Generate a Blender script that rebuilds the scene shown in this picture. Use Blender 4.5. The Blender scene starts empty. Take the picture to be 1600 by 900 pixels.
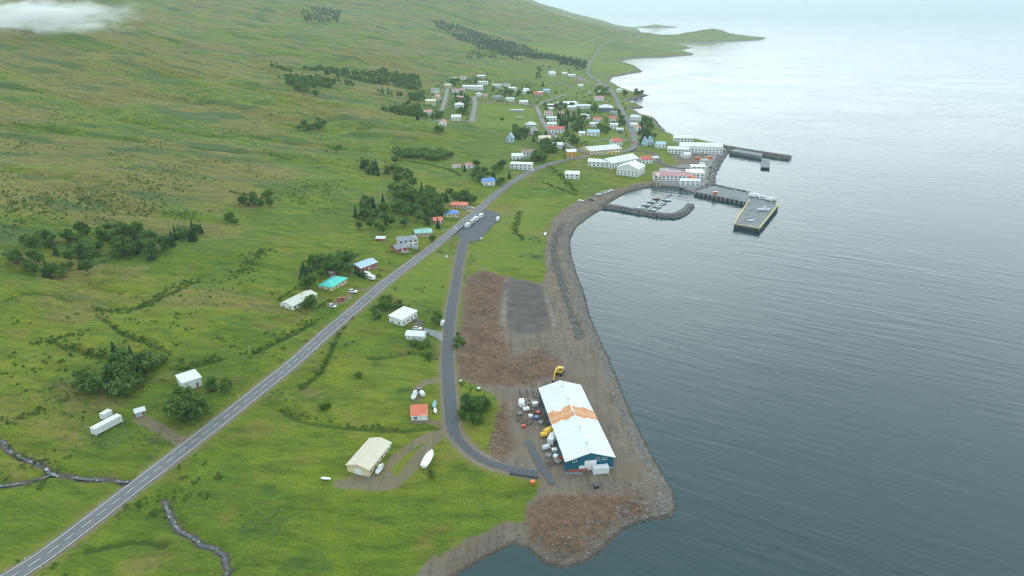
import bpy, bmesh, math, random
import numpy as np
from mathutils import Vector, Matrix

random.seed(7)
RNG = np.random.default_rng(11)
scene = bpy.context.scene
COL = scene.collection

# ------------------------------------------------------------------ camera
CAM_H = 172.0
F_PX = 1080.0                      # focal length in pixels of the 1600 px wide photograph
HORIZON_V = 16.0
PITCH = math.atan((450.0 - HORIZON_V) / F_PX)
cam_data = bpy.data.cameras.new('camera')
cam = bpy.data.objects.new('camera', cam_data)
COL.objects.link(cam)
cam_data.sensor_width = 36.0
cam_data.lens = 36.0 * F_PX / 1600.0
cam_data.clip_start = 1.0
cam_data.clip_end = 90000.0
cam.location = (0, 0, CAM_H)
cam.rotation_euler = (math.pi / 2 - PITCH, 0, 0)
scene.camera = cam

# ------------------------------------------------------------------ world, sun, exposure
SUN_EL, SUN_AZ = math.radians(24), math.radians(12)      # azimuth from +Y towards +X
world = bpy.data.worlds.new('World')
scene.world = world
world.use_nodes = True
wn, wl = world.node_tree.nodes, world.node_tree.links
wn.clear()
sky_t = wn.new('ShaderNodeTexSky')
sky_t.sky_type = 'NISHITA'
sky_t.sun_disc = False
sky_t.sun_elevation = SUN_EL
sky_t.sun_rotation = SUN_AZ
sky_t.dust_density = 1.5
sky_t.air_density = 1.0
hs = wn.new('ShaderNodeHueSaturation')
hs.inputs['Saturation'].default_value = 0.22
veil = wn.new('ShaderNodeMix'); veil.data_type = 'RGBA'      # overcast: the cloud deck evens the sky out
veil.inputs[0].default_value = 0.88
veil.inputs['B'].default_value = (5.0, 6.2, 6.7, 1)
bg = wn.new('ShaderNodeBackground')
bg.inputs['Strength'].default_value = 0.13
wo = wn.new('ShaderNodeOutputWorld')
wl.new(sky_t.outputs['Color'], hs.inputs['Color'])
wl.new(hs.outputs['Color'], veil.inputs['A'])
wl.new(veil.outputs['Result'], bg.inputs['Color'])
wl.new(bg.outputs['Background'], wo.inputs['Surface'])

sun_d = bpy.data.lights.new('sun', 'SUN')
sun_d.energy = 0.5
sun_d.angle = math.radians(94)
sun_d.color = (1.0, 1.0, 0.99)
sun = bpy.data.objects.new('sun', sun_d)
COL.objects.link(sun)
sd = Vector((math.sin(SUN_AZ) * math.cos(SUN_EL), math.cos(SUN_AZ) * math.cos(SUN_EL), math.sin(SUN_EL)))
sun.rotation_euler = (-sd).to_track_quat('-Z', 'Y').to_euler()
sun.location = (0, 0, 400)

vs = scene.view_settings
vs.view_transform = 'Standard'
vs.look = 'None'
vs.exposure = 0.98
vs.gamma = 1.0
scene.cycles.use_denoising = True
scene.cycles.volume_bounces = 3
scene.cycles.max_bounces = 6
scene.cycles.transparent_max_bounces = 8
scene.cycles.use_adaptive_sampling = True
scene.cycles.filter_width = 1.15

# ------------------------------------------------------------------ helpers: objects
def tag(o, label=None, cat=None, group=None, kind=None):
    if label: o['label'] = label
    if cat: o['category'] = cat
    if group: o['group'] = group
    if kind: o['kind'] = kind
    return o

def empty(name, loc=(0, 0, 0), rz=0.0):
    o = bpy.data.objects.new(name, None)
    o.empty_display_size = 0.5
    o.location = loc
    o.rotation_euler = (0, 0, rz)
    COL.objects.link(o)
    return o

def link_mesh(name, me, mat, parent=None, loc=None, rz=None):
    o = bpy.data.objects.new(name, me)
    if mat is not None and not me.materials:
        me.materials.append(mat)
    COL.objects.link(o)
    if parent is not None:
        o.parent = parent
    if loc is not None: o.location = loc
    if rz is not None: o.rotation_euler = (0, 0, rz)
    return o

def fast_mesh(name, verts, quads=None, tris=None, smooth=False):
    """mesh from numpy arrays: verts (n,3), quads (m,4) and/or tris (k,3)"""
    me = bpy.data.meshes.new(name)
    verts = np.asarray(verts, np.float32)
    loops, starts, totals = [], [], []
    off = 0
    for f, k in ((quads, 4), (tris, 3)):
        if f is None or len(f) == 0: continue
        f = np.asarray(f, np.int32)
        loops.append(f.ravel())
        starts.append(off + np.arange(len(f), dtype=np.int32) * k)
        off += f.size
    lp = np.concatenate(loops); st = np.concatenate(starts)
    me.vertices.add(len(verts)); me.vertices.foreach_set('co', verts.ravel())
    me.loops.add(len(lp)); me.loops.foreach_set('vertex_index', lp)
    me.polygons.add(len(st)); me.polygons.foreach_set('loop_start', st)
    if smooth:
        me.polygons.foreach_set('use_smooth', np.ones(len(st), bool))
    me.update(calc_edges=True)
    return me

def set_attr(me, name, vals):
    a = me.attributes.new(name, 'FLOAT', 'POINT')
    a.data.foreach_set('value', np.asarray(vals, np.float32))

class MB:
    """collects simple solids into one mesh"""
    def __init__(self): self.v = []; self.f = []
    def poly(self, pts, faces):
        b = len(self.v); self.v += [tuple(p) for p in pts]
        self.f += [tuple(b + i for i in f) for f in faces]; return self
    def box(self, x0, x1, y0, y1, z0, z1):
        return self.poly([(x0,y0,z0),(x1,y0,z0),(x1,y1,z0),(x0,y1,z0),(x0,y0,z1),(x1,y0,z1),(x1,y1,z1),(x0,y1,z1)],
                         [(0,3,2,1),(4,5,6,7),(0,1,5,4),(1,2,6,5),(2,3,7,6),(3,0,4,7)])
    def prism(self, outline, y0, y1):
        """closed outline in (x,z), counter-clockwise seen from -y, pulled from y0 to y1"""
        n = len(outline)
        pts = [(x, y0, z) for x, z in outline] + [(x, y1, z) for x, z in outline]
        fs = [tuple(range(n)), tuple(reversed(range(n, 2*n)))]
        for i in range(n):
            j = (i + 1) % n
            fs.append((i, i + n, j + n, j))
        return self.poly(pts, fs)
    def column(self, outline, z0, z1):
        n = len(outline)
        pts = [(x, y, z0) for x, y in outline] + [(x, y, z1) for x, y in outline]
        fs = [tuple(reversed(range(n))), tuple(range(n, 2*n))]
        for i in range(n):
            j = (i + 1) % n
            fs.append((i, j, j + n, i + n))
        return self.poly(pts, fs)
    def loft(self, rings, cap=True):
        b = len(self.v); n = len(rings[0])
        for r in rings: self.v += [tuple(p) for p in r]
        for k in range(len(rings) - 1):
            for i in range(n):
                j = (i + 1) % n
                self.f.append((b+k*n+i, b+k*n+j, b+(k+1)*n+j, b+(k+1)*n+i))
        if cap:
            self.f.append(tuple(b + i for i in reversed(range(n))))
            self.f.append(tuple(b + (len(rings)-1)*n + i for i in range(n)))
        return self
    def tube(self, pts, radii, n=7):
        rings = []
        pts = [Vector(p) for p in pts]
        for i, p in enumerate(pts):
            a = pts[max(i-1, 0)]; c = pts[min(i+1, len(pts)-1)]
            d = (c - a).normalized()
            q = d.to_track_quat('Z', 'Y')
            r = radii[i] if hasattr(radii, '__len__') else radii
            rings.append([p + q @ Vector((r*math.cos(2*math.pi*k/n), r*math.sin(2*math.pi*k/n), 0)) for k in range(n)])
        return self.loft(rings)
    def mesh(self, name):
        me = bpy.data.meshes.new(name)
        me.from_pydata(self.v, [], self.f)
        me.update(); return me
    def build(self, name, mat, parent=None, loc=None, rz=None):
        return link_mesh(name, self.mesh(name), mat, parent, loc, rz)

# ------------------------------------------------------------------ helpers: materials
MATS = {}
class NT:
    def __init__(self, m): self.t = m.node_tree; self.n = self.t.nodes; self.l = self.t.links
    def new(self, kind, **kw):
        nd = self.n.new('ShaderNode' + kind)
        for k, v in kw.items():
            if k in nd.inputs: nd.inputs[k].default_value = v
            else: setattr(nd, k, v)
        return nd
    def ln(self, a, b): self.l.new(a, b)
    def noise(self, vec, scale, detail=4.0, rough=0.55, dist=0.0):
        nd = self.new('TexNoise'); nd.inputs['Scale'].default_value = scale
        nd.inputs['Detail'].default_value = detail; nd.inputs['Roughness'].default_value = rough
        nd.inputs['Distortion'].default_value = dist
        if vec is not None: self.ln(vec, nd.inputs['Vector'])
        return nd.outputs['Fac']
    def ramp(self, fac, stops, interp='LINEAR'):
        nd = self.new('ValToRGB'); cr = nd.color_ramp; cr.interpolation = interp
        while len(cr.elements) < len(stops): cr.elements.new(0.5)
        for e, (p, c) in zip(cr.elements, stops):
            e.position = p; e.color = (*c, 1) if len(c) == 3 else c
        self.ln(fac, nd.inputs['Fac']); return nd.outputs['Color']
    def sstep(self, val, a, b):
        nd = self.new('MapRange'); nd.interpolation_type = 'SMOOTHSTEP'
        nd.inputs['From Min'].default_value = a; nd.inputs['From Max'].default_value = b
        self.ln(val, nd.inputs['Value']); return nd.outputs['Result']
    def mix(self, fac, a, b, blend='MIX'):
        nd = self.new('Mix'); nd.data_type = 'RGBA'; nd.blend_type = blend
        for s, v in ((nd.inputs[0], fac), (nd.inputs['A'], a), (nd.inputs['B'], b)):
            if hasattr(v, 'is_linked'): self.ln(v, s)
            elif isinstance(v, (int, float)): s.default_value = v
            else: s.default_value = (*v, 1) if len(v) == 3 else v
        return nd.outputs['Result']
    def math(self, op, a, b=0.0):
        nd = self.new('Math', operation=op)
        for s, v in ((nd.inputs[0], a), (nd.inputs[1], b)):
            if hasattr(v, 'is_linked'): self.ln(v, s)
            else: s.default_value = v
        return nd.outputs[0]
    def attr(self, name):
        nd = self.new('Attribute', attribute_name=name); return nd.outputs['Fac']

def material(name):
    m = bpy.data.materials.new(name); m.use_nodes = True
    m.node_tree.nodes.clear()
    t = NT(m)
    b = t.new('BsdfPrincipled'); o = t.new('OutputMaterial')
    t.ln(b.outputs['BSDF'], o.inputs['Surface'])
    MATS[name] = m
    return m, t, b

def paint(name, rgb, rough=0.6, var=0.12, scale=1.2, metal=0.0, stain=None, stain_amt=0.3, ribs=0.0):
    """painted sheet, plaster, plastic ...: slight mottling, optional stains and corrugation relief"""
    if name in MATS: return MATS[name]
    m, t, b = material(name)
    geo = t.new('TexCoord').outputs['Object']
    n1 = t.noise(geo, scale, 5, 0.6)
    dark = tuple(c * (1 - var * 1.6) for c in rgb); lite = tuple(min(1, c * (1 + var)) for c in rgb)
    col = t.ramp(n1, [(0.25, dark), (0.75, lite)])
    if stain:
        n2 = t.sstep(t.noise(geo, scale * 0.35, 6, 0.65), 0.52, 0.72)
        col = t.mix(t.math('MULTIPLY', n2, stain_amt), col, stain)
    t.ln(col, b.inputs['Base Color'])
    b.inputs['Roughness'].default_value = rough
    b.inputs['Metallic'].default_value = metal
    if ribs:
        w = t.new('TexWave'); w.bands_direction = 'X'; w.inputs['Scale'].default_value = ribs
        t.ln(geo, w.inputs['Vector'])
        bp = t.new('Bump'); bp.inputs['Strength'].default_value = 0.35; bp.inputs['Distance'].default_value = 0.03
        t.ln(w.outputs['Fac'], bp.inputs['Height']); t.ln(bp.outputs['Normal'], b.inputs['Normal'])
    return m

# ------------------------------------------------------------------ helpers: picture direction -> place on the ground
SP, CP = math.sin(PITCH), math.cos(PITCH)
def ray(u, v):
    dx, dy = (u - 800.0) / F_PX, (450.0 - v) / F_PX
    return np.array((dx, CP + dy * SP, -SP + dy * CP))
def flat(u, v, z=0.0):
    d = ray(u, v); t = (z - CAM_H) / d[2]
    return np.array((d[0] * t, d[1] * t))
def flats(pts, z=0.0): return np.array([flat(u, v, z) for u, v in pts])

def _hash(ix, iy, seed):
    h = (ix.astype(np.int64) * 374761393 + iy.astype(np.int64) * 668265263 + seed * 1442695041) & 0xffffffff
    h = ((h ^ (h >> 13)) * 1274126177) & 0xffffffff
    return ((h ^ (h >> 16)) & 0xffff) / 65535.0
def vnoise(x, y, seed=0):
    ix, iy = np.floor(x), np.floor(y)
    fx, fy = x - ix, y - iy
    fx = fx*fx*fx*(fx*(fx*6-15)+10); fy = fy*fy*fy*(fy*(fy*6-15)+10)
    a = _hash(ix, iy, seed); b = _hash(ix+1, iy, seed); c = _hash(ix, iy+1, seed); d = _hash(ix+1, iy+1, seed)
    return (a*(1-fx)+b*fx)*(1-fy) + (c*(1-fx)+d*fx)*fy - 0.5
def fbm(x, y, scale, octaves=4, seed=0, gain=0.5):
    r = 0; amp = 1; f = 1.0 / scale
    for k in range(octaves):
        r = r + amp * vnoise(x*f + 17.3*k, y*f - 9.1*k, seed + k); amp *= gain; f *= 2.03
    return r
def sm(x, a, b):
    t = np.clip((x - a) / (b - a), 0, 1); return t*t*(3-2*t)

def poly_dist(X, Y, P, closed=True, inside=True):
    """distance to polyline P, positive inside when closed"""
    X = np.asarray(X, float); Y = np.asarray(Y, float)
    best = np.full(X.shape, 1e18); par = np.zeros(X.shape, bool)
    n = len(P)
    for i in range(n if closed else n - 1):
        ax, ay = P[i]; bx, by = P[(i+1) % n]
        ex, ey = bx-ax, by-ay
        L = ex*ex + ey*ey + 1e-9
        t = np.clip(((X-ax)*ex + (Y-ay)*ey) / L, 0, 1)
        d = (X-ax-t*ex)**2 + (Y-ay-t*ey)**2
        np.minimum(best, d, out=best)
        if closed and inside and ay != by:
            c = ((ay > Y) != (by > Y)) & (X < ex*(Y-ay)/(by-ay) + ax)
            par ^= c
    best = np.sqrt(best)
    if closed and inside: best = np.where(par, best, -best)
    return best

def resample(P, step, z=False):
    P = np.asarray(P, float)
    # Catmull-Rom through the points, then even spacing
    Q = np.vstack([2*P[0]-P[1], P, 2*P[-1]-P[-2]])
    out = []
    for i in range(1, len(Q)-2):
        p0, p1, p2, p3 = Q[i-1], Q[i], Q[i+1], Q[i+2]
        for t in np.linspace(0, 1, 12, endpoint=False):
            out.append(0.5*((2*p1)+(-p0+p2)*t+(2*p0-5*p1+4*p2-p3)*t*t+(-p0+3*p1-3*p2+p3)*t**3))
    out.append(P[-1]); out = np.array(out)
    L = np.concatenate([[0], np.cumsum(np.linalg.norm(np.diff(out, axis=0), axis=1))])
    n = max(2, int(L[-1] / step) + 1)
    s = np.linspace(0, L[-1], n)
    return np.stack([np.interp(s, L, out[:, k]) for k in range(out.shape[1])], 1)
# ------------------------------------------------------------------ shoreline (sea level) as seen, closed far inland
SHORE_PX = [(705,903),(738,884),(770,866),(800,850),(826,858),(850,881),(885,888),(915,880),(945,855),(975,826),(1000,816),(1028,810),
 (1050,808),(1056,795),(1052,770),(1036,742),(1012,700),(987,650),(966,600),(951,560),(936,530),(921,495),(911,455),(901,430),(891,395),
 (890,375),(900,355),(925,336),(944,325),(952,317),(966,308),(985,299),(1003,294),(1030,291),(1062,293),(1088,303),(1096,303),(1117,291),
 (1116,280),(1122,262),(1134,244),(1141,237),(1124,226),(1100,221),(1080,216),(1060,214),(1041,208),(1029,195),(1021,184),(1001,179),(985,169),(1006,168),
 (981,158),(1013,149),(991,145),(971,138),(951,127),(956,120),(985,115),(1003,112),(991,103),(966,95),(985,91),(1040,89),(1085,85),(1062,79),
 (1080,75),(1055,67.5),(1100,66),(1160,64),(1190,62.5),(1197,59)]
S0 = flats(SHORE_PX)
tip = S0[-1]
SHORE = np.vstack([S0, [tip + (-130, 190), tip + (-420, 330), (860, 4700), (1000, 5600)], flats([(990,38.5),(1060,38.5),(1120,38.0),(1146,37.2)]),
                   [(1500, 7600), (900, 8600), (-9500, 8600), (-9500, -300), (-420, -260), (-180, -40), (-70, 110)]])

GY0, GR, GC = 60.0, 0.0052, 620
UMIN, UMAX = -1.12, 0.52
NR = int(math.log((8200 + GY0) / (105 + GY0)) / GR)
rows_y = (105 + GY0) * np.exp(np.arange(NR) * GR) - GY0
cols_u = np.linspace(UMIN, UMAX, GC)
GX = (rows_y[:, None] + GY0) * cols_u[None, :]
GYY = np.repeat(rows_y[:, None], GC, 1)

def profile(s):
    k = np.interp(s, [-80,-10,0,2.5,6,14,60,110,200,400,900,2000,4000,7000],
                     [-10,-2.6,0,1.3,2.9,3.7,5.6,9.5,18,41,112,285,520,760])
    return k
GS = poly_dist(GX, GYY, SHORE)
far = sm(GYY, 1900, 4200)
GZ = profile(GS)
land = np.clip((GS - 25) / 200, 0, 1)
GZ = GZ * (1 + 0.45 * sm(GYY, 2000, 3100) * (1 - sm(GS, 250, 600))) + far * np.clip(GS - 230, 0, 3000) * 0.16
GZ += land * (fbm(GX, GYY, 420, 4, 3) * 26 * np.clip(GS / 500, 0.15, 1.6) + fbm(GX, GYY, 70, 4, 5) * 4.5)
GZ += np.clip((GS - 6) / 40, 0, 1) * (fbm(GX, GYY, 16, 3, 9) * 0.9)
GZ -= np.clip((GS - 160) / 250, 0, 1) * np.clip(0.16 - np.abs(fbm(GX*0.3 + GYY*0.12, GYY, 75, 3, 51)), 0, 1) * 42
GZ += np.clip((GS + 4) / 10, 0, 1) * fbm(GX, GYY, 4.0, 2, 12) * 0.28
GZ = np.where(GS < -3, np.minimum(GZ, -0.6), GZ)

def gindex(x, y):
    r = (np.log((np.maximum(y, 106) + GY0) / (105 + GY0)) / GR)
    c = (x / (np.maximum(y, 106) + GY0) - UMIN) / (UMAX - UMIN) * (GC - 1)
    return np.clip(r, 0, NR - 1.001), np.clip(c, 0, GC - 1.001)
def grid_at(A, x, y):
    r, c = gindex(np.asarray(x, float), np.asarray(y, float))
    r0 = r.astype(int); c0 = c.astype(int); fr = r - r0; fc = c - c0
    return (A[r0,c0]*(1-fc)+A[r0,c0+1]*fc)*(1-fr) + (A[r0+1,c0]*(1-fc)+A[r0+1,c0+1]*fc)*fr
def height(x, y):
    return grid_at(GZ, x, y)
_T = np.geomspace(150, 9000, 1400)
def pick(u, v, lift=0.0):
    """where the sight line of a picture point meets the ground"""
    d = ray(u, v)
    x, y, z = d[0]*_T, d[1]*_T, CAM_H + d[2]*_T
    h = np.maximum(height(x, y), 0.0) + lift
    b = z < h
    if not b.any():
        t = _T[-1]
    else:
        i = int(np.argmax(b)); i = max(i, 1)
        g0, g1 = z[i-1]-h[i-1], z[i]-h[i]
        t = _T[i-1] + (_T[i]-_T[i-1]) * g0 / (g0 - g1 + 1e-9)
    p = d * t
    return np.array((p[0], p[1], max(float(height(p[0], p[1])), 0.0)))
def picks(pts): return np.array([pick(u, v) for u, v in pts])

# ------------------------------------------------------------------ roads: centre lines, then the ground is graded to them
ROADS_PX = {
 'main_road': (7.0, [(-60,952),(10,905),(60,874),(130,823),(200,771),(260,725),(330,670),(400,612),(460,563),(510,520),(560,477),(600,444),(640,413),(680,383),(715,355),
     (745,330),(775,304),(800,285),(830,268),(860,256),(890,249),(925,243),(955,240),(975,237.5),(989,232),(992,221),(987,204),(979,186),(970,170),(961,152),
     (950,136),(936,127.5),(924,120),(919,110),(925,93),(937,75),(955,66),(985,58),(1020,50),(1053,43)]),
 'shore_road': (6.0, [(737,356),(727,370),(721,392),(713,440),(706,480),(701,520),(699,560),(701,600),(704,635),(706,662),(711,679),(722,695),(742,713),(770,727),(800,735),(838,741)]),
 'harbour_street': (5.5, [(995,235),(1012,237),(1023,241),(1028,249),(1037,257),(1060,262),(1090,266)]),
 'school_street': (5.5, [(919,242),(900,233),(880,221),(862,209),(851,195),(844,180),(838,166)]),
 'upper_street': (5.5, [(838,166),(850,160),(868,153),(884,148)]),
 'west_street': (6.0, [(699,139),(695,155),(690,170),(683,181)]),
 'field_street': (7.0, [(741,150),(742,162),(740,178),(737,193)]),
 'row_street': (4.5, [(737,192),(715,188),(694,187),(676,189)]),
 'hospital_street': (4.5, [(921,148),(919,142),(903,139),(880,133),(862,128)]),
 'church_street': (4.5, [(921,130),(912,124),(898,118),(880,117)]),
 'shop_street': (5.0, [(930,218),(950,219),(970,221),(989,222)]),
 'stadium_street': (4.5, [(742,160),(770,160),(800,163),(838,166)]),
}
def near_line(X, Y, P):
    best = np.full(X.shape, 1e18); zz = np.zeros(X.shape)
    for i in range(len(P) - 1):
        ax, ay, az = P[i]; bx, by, bz = P[i+1]
        ex, ey = bx-ax, by-ay; L = ex*ex+ey*ey+1e-9
        t = np.clip(((X-ax)*ex+(Y-ay)*ey)/L, 0, 1)
        d = (X-ax-t*ex)**2+(Y-ay-t*ey)**2
        m = d < best
        best = np.where(m, d, best); zz = np.where(m, az+t*(bz-az), zz)
    return np.sqrt(best), zz
def line_distance(P, reach):
    """grid of distances to a world polyline, only near it (9e9 elsewhere), with the height along it"""
    D = np.full(GX.shape, 9e9); Z = np.zeros(GX.shape)
    P = np.asarray(P)
    step = max(2, len(P) // 12)
    for a in range(0, len(P) - 1, step):
        seg = P[a:a+step+1]
        m = ((GX > seg[:,0].min()-reach) & (GX < seg[:,0].max()+reach) & (GYY > seg[:,1].min()-reach) & (GYY < seg[:,1].max()+reach))
        if not m.any(): continue
        d, z = near_line(GX[m], GYY[m], seg)
        cur = D[m]; k = d < cur
        cur = np.where(k, d, cur); cz = np.where(k, z, Z[m])
        D[m] = cur; Z[m] = cz
    return D, Z
ROADS = {}
for nm, (w, px) in ROADS_PX.items():
    P = picks(px)
    Q = resample(P[:, :2], 6.0)
    z = height(Q[:, 0], Q[:, 1])
    k = 9
    zp = np.pad(z, k, mode='edge')
    zs = np.convolve(zp, np.ones(2*k+1)/(2*k+1), mode='valid')
    zs = np.convolve(np.pad(zs, 3, mode='edge'), np.ones(7)/7, mode='valid')
    Q3 = np.column_stack([Q, np.maximum(zs, 2.6)])
    ROADS[nm] = (w, Q3)
DROAD = np.full(GX.shape, 60.0)
for nm, (w, Q3) in ROADS.items():
    reach = w/2 + 14
    D, Z = line_distance(Q3, reach)
    slack = 0.004 * (GYY + 60)          # coarser ground far off needs a wider shoulder
    wgt = np.where(D < 9e8, 1 - sm(D, w/2 + 1.2 + slack, w/2 + 7 + slack*2), 0)
    GZ = GZ * (1 - wgt) + (Z - 0.10 - 0.0010*np.maximum(GYY-300, 0)*0.25) * wgt
    DROAD = np.minimum(DROAD, D - w/2)

# streams: shallow cuts in the meadow
STREAMS = [[(252,778),(262,795),(272,822),(298,838),(333,853),(350,875),(352,908)],
           [(-20,676),(12,698),(30,709),(68,721),(84,736),(130,743),(170,745),(203,747)], [(84,737),(40,750),(-20,755)]]
DSTREAM = np.full(GX.shape, 60.0)
STREAMS_W = []
for px in STREAMS:
    Q = resample(picks(px)[:, :2], 2.5)
    Q = Q + np.column_stack([fbm(Q[:,0], Q[:,1], 6, 2, 21), fbm(Q[:,0], Q[:,1], 6, 2, 22)]) * 2.2
    z = height(Q[:,0], Q[:,1]); z = np.convolve(np.pad(z, 4, mode='edge'), np.ones(9)/9, mode='valid')
    Q3 = np.column_stack([Q, z]); STREAMS_W.append(Q3)
    D, Z = line_distance(Q3, 16)
    GZ = np.where(D < 9e8, GZ - 1.7 * (1 - sm(D, 1.2, 4.5)) * (DROAD > 1.0), GZ)
    DSTREAM = np.minimum(DSTREAM, D)

DITCH = [[(470,606),(500,582),(516,550),(530,520),(545,500),(560,482)], [(150,492),(190,520),(222,532),(262,548)], [(440,642),(480,660),(540,668),(620,672),(690,668)], [(98,541),(150,556),(192,561)],
         [(268,576),(300,573),(350,560)], [(0,470),(60,458),(110,470)], [(395,552),(430,535),(462,520),(492,502)], [(250,465),(280,452),(310,438)], [(135,862),(170,853),(215,846),(255,852)], [(575,560),(640,552),(690,553)]]
DDITCH = np.full(GX.shape, 60.0)
for px in DITCH:
    Q = resample(picks(px)[:, :2], 3.0); Q3 = np.column_stack([Q, np.zeros(len(Q))])
    D, Z = line_distance(Q3, 14)
    GZ = np.where(D < 9e8, GZ - 0.9 * (1 - sm(D, 0.4, 2.4)) * (DROAD > 1.0), GZ)
    DDITCH = np.minimum(DDITCH, D)

# ------------------------------------------------------------------ surface zones (signed distances, positive inside)
def zone(px, reach=30.0, dens=True):
    P = picks(px)[:, :2]
    D = np.full(GX.shape, -60.0)
    m = ((GX > P[:,0].min()-reach) & (GX < P[:,0].max()+reach) & (GYY > P[:,1].min()-reach) & (GYY < P[:,1].max()+reach))
    D[m] = np.clip(poly_dist(GX[m], GYY[m], P), -60, 60)
    return D
BARE_PX = [(715,915),(668,897),(700,878),(742,860),(800,838),(818,812),(822,792),(838,768),(846,756),(826,742),(792,729),(770,715),(764,690),(772,662),(782,640),(772,618),(744,600),
 (716,592),(712,566),(716,528),(724,492),(722,455),(733,430),(752,421),(790,431),(848,443),(853,420),(850,398),(856,368),(862,345),(880,328),(902,315),(932,304),
 (962,295),(998,286),(1020,283),(1018,275),(1034,262),(1062,256),(1050,246),(1050,236),(1090,226),(1112,221),(1190,225),(1260,240),(1240,300),(1120,420),(1300,820),(900,1000)]
ZB = zone(BARE_PX)
ZB = np.maximum(ZB, 7.0 - np.abs(GS - 1.0))                       # narrow stony foreshore everywhere
ZSOIL = np.maximum.reduce([zone([(733,430),(752,421),(790,432),(782,470),(785,520),(800,560),(845,545),(880,565),(860,590),(800,605),(745,600),(716,592),(713,560),(724,490),(722,455)]),
                           zone([(765,640),(790,628),(800,700),(790,724),(768,712),(762,690)]),
                           zone([(822,800),(850,775),(1000,770),(1015,800),(960,820),(905,868),(860,868),(828,845)])])
ZSLAB = zone([(786,445),(800,434),(845,445),(858,470),(862,500),(845,520),(800,520),(786,490)])
ZWET = np.maximum(zone([(787,455),(795,450),(791,500),(785,515),(781,490)]), zone([(848,455),(854,455),(871,508),(864,512)]))
ZFIELD = np.maximum.reduce([zone([(746,163),(800,166),(834,170),(842,195),(836,203),(780,201),(744,196)]),
                            zone([(926,95),(960,97),(992,106),(988,113),(945,113),(925,112)]),
                            zone([(900,212),(935,205),(965,210),(985,232),(960,238),(930,232)]),
                            zone([(820,68),(925,62),(930,80),(880,88),(828,78)]),
                            zone([(1020,205),(1050,212),(1062,222),(1040,226),(1020,218)]),
                            zone([(720,395),(705,470),(640,470),(600,455),(650,415),(700,385)]),
                            zone([(760,345),(850,300),(852,340),(845,420),(735,420),(740,385)])])
TRACKS = [(2.2, [(705,668),(680,678),(655,688),(640,700),(622,712),(612,724)]), (2.4, [(690,676),(676,690),(662,705),(650,722),(632,742),(612,758),(575,760),(530,756)]),
          (3.0, [(600,735),(600,752),(560,748),(540,757)]), (2.0, [(690,590),(670,596),(655,604),(650,625)]), (1.8, [(700,665),(680,660),(648,657)]),
          (2.6, [(697,528),(680,523),(662,518),(650,508)]), (2.6, [(218,655),(250,670),(285,690),(300,692)]), (1.5, [(600,445),(560,453),(545,462)]), (2.0, [(520,476),(545,466)]),
          (1.5, [(985,245),(1000,250),(975,268),(930,262),(900,250)]), (1.5, [(650,395),(630,390)]), (1.2, [(760,420),(705,402),(680,400)]),
          (2.4, [(722,585),(748,598),(760,603)]), (2.0, [(905,262),(950,272),(985,276),(1015,270)]), (2.0, [(785,255),(800,263),(822,268)])]
DTRACK = np.full(GX.shape, -60.0)
for hw, px in TRACKS:
    D, Z = line_distance(np.column_stack([resample(picks(px)[:, :2], 4.0), np.zeros(len(resample(picks(px)[:, :2], 4.0)))]), 20)
    DTRACK = np.maximum(DTRACK, np.where(D < 9e8, hw - D, -60))
ZYARD = zone([(1020,284),(1018,275),(1034,263),(1062,258),(1100,258),(1104,240),(1120,226),(1140,238),(1122,262),(1116,292),(1085,300),(1050,290)])
ZPATCH = np.clip(fbm(GX*0.55, GYY, 60, 5, 31, 0.65) * 1.7 + 0.30 + 0.40*sm(GS, 180, 500) - 0.62*(1-sm(GS, 150, 380)), 0, 1)       # heath against grass
for (u, v, rx, ry, a) in [(220,880,45,10,0.9),(130,470,30,8,0.6),(110,500,30,10,0.5),(400,270,50,25,0.8),(180,320,60,20,0.6),(60,300,50,40,0.5),(330,260,60,20,0.5),(80,230,60,25,0.5)]:
    c = pick(u, v); e = pick(u+rx, v); g = pick(u, v-ry*1.0)
    R1 = max(abs(e[0]-c[0]), 6); R2 = max(abs(g[1]-c[1]), 6)
    q = ((GX-c[0])/R1)**2 + ((GYY-c[1])/R2)**2
    ZPATCH = np.clip(ZPATCH + a*np.exp(-q), 0, 1)

# heaps of soil in the works area, flat floor elsewhere
heap = sm(ZSOIL, 0, 8)
GZ += heap * (np.abs(fbm(GX, GYY, 14, 3, 41)) * 5.0 + 0.2)
GZ -= sm(ZSLAB, 0, 5) * 0.7

# ------------------------------------------------------------------ ground mesh
keep = (GS > -45)
kq = keep[:-1,:-1] | keep[1:,:-1] | keep[:-1,1:] | keep[1:,1:]
idx = np.arange(NR*GC).reshape(NR, GC)
Q = np.stack([idx[:-1,:-1][kq], idx[:-1,1:][kq], idx[1:,1:][kq], idx[1:,:-1][kq]], 1)
used = np.zeros(NR*GC, bool); used[Q.ravel()] = True
remap = -np.ones(NR*GC, np.int64); remap[used] = np.arange(used.sum())
V = np.column_stack([GX.ravel(), GYY.ravel(), GZ.ravel()])[used]
me = fast_mesh('ground', V, quads=remap[Q], smooth=True)
for nm, A in (('inland', GS), ('bare', ZB), ('soil', ZSOIL), ('slab', ZSLAB), ('wet', ZWET), ('field', ZFIELD), ('track', DTRACK), ('stream', DSTREAM), ('road', DROAD), ('yard', ZYARD), ('ditch', DDITCH), ('heath', ZPATCH)):
    set_attr(me, nm, A.ravel()[used])

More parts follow.
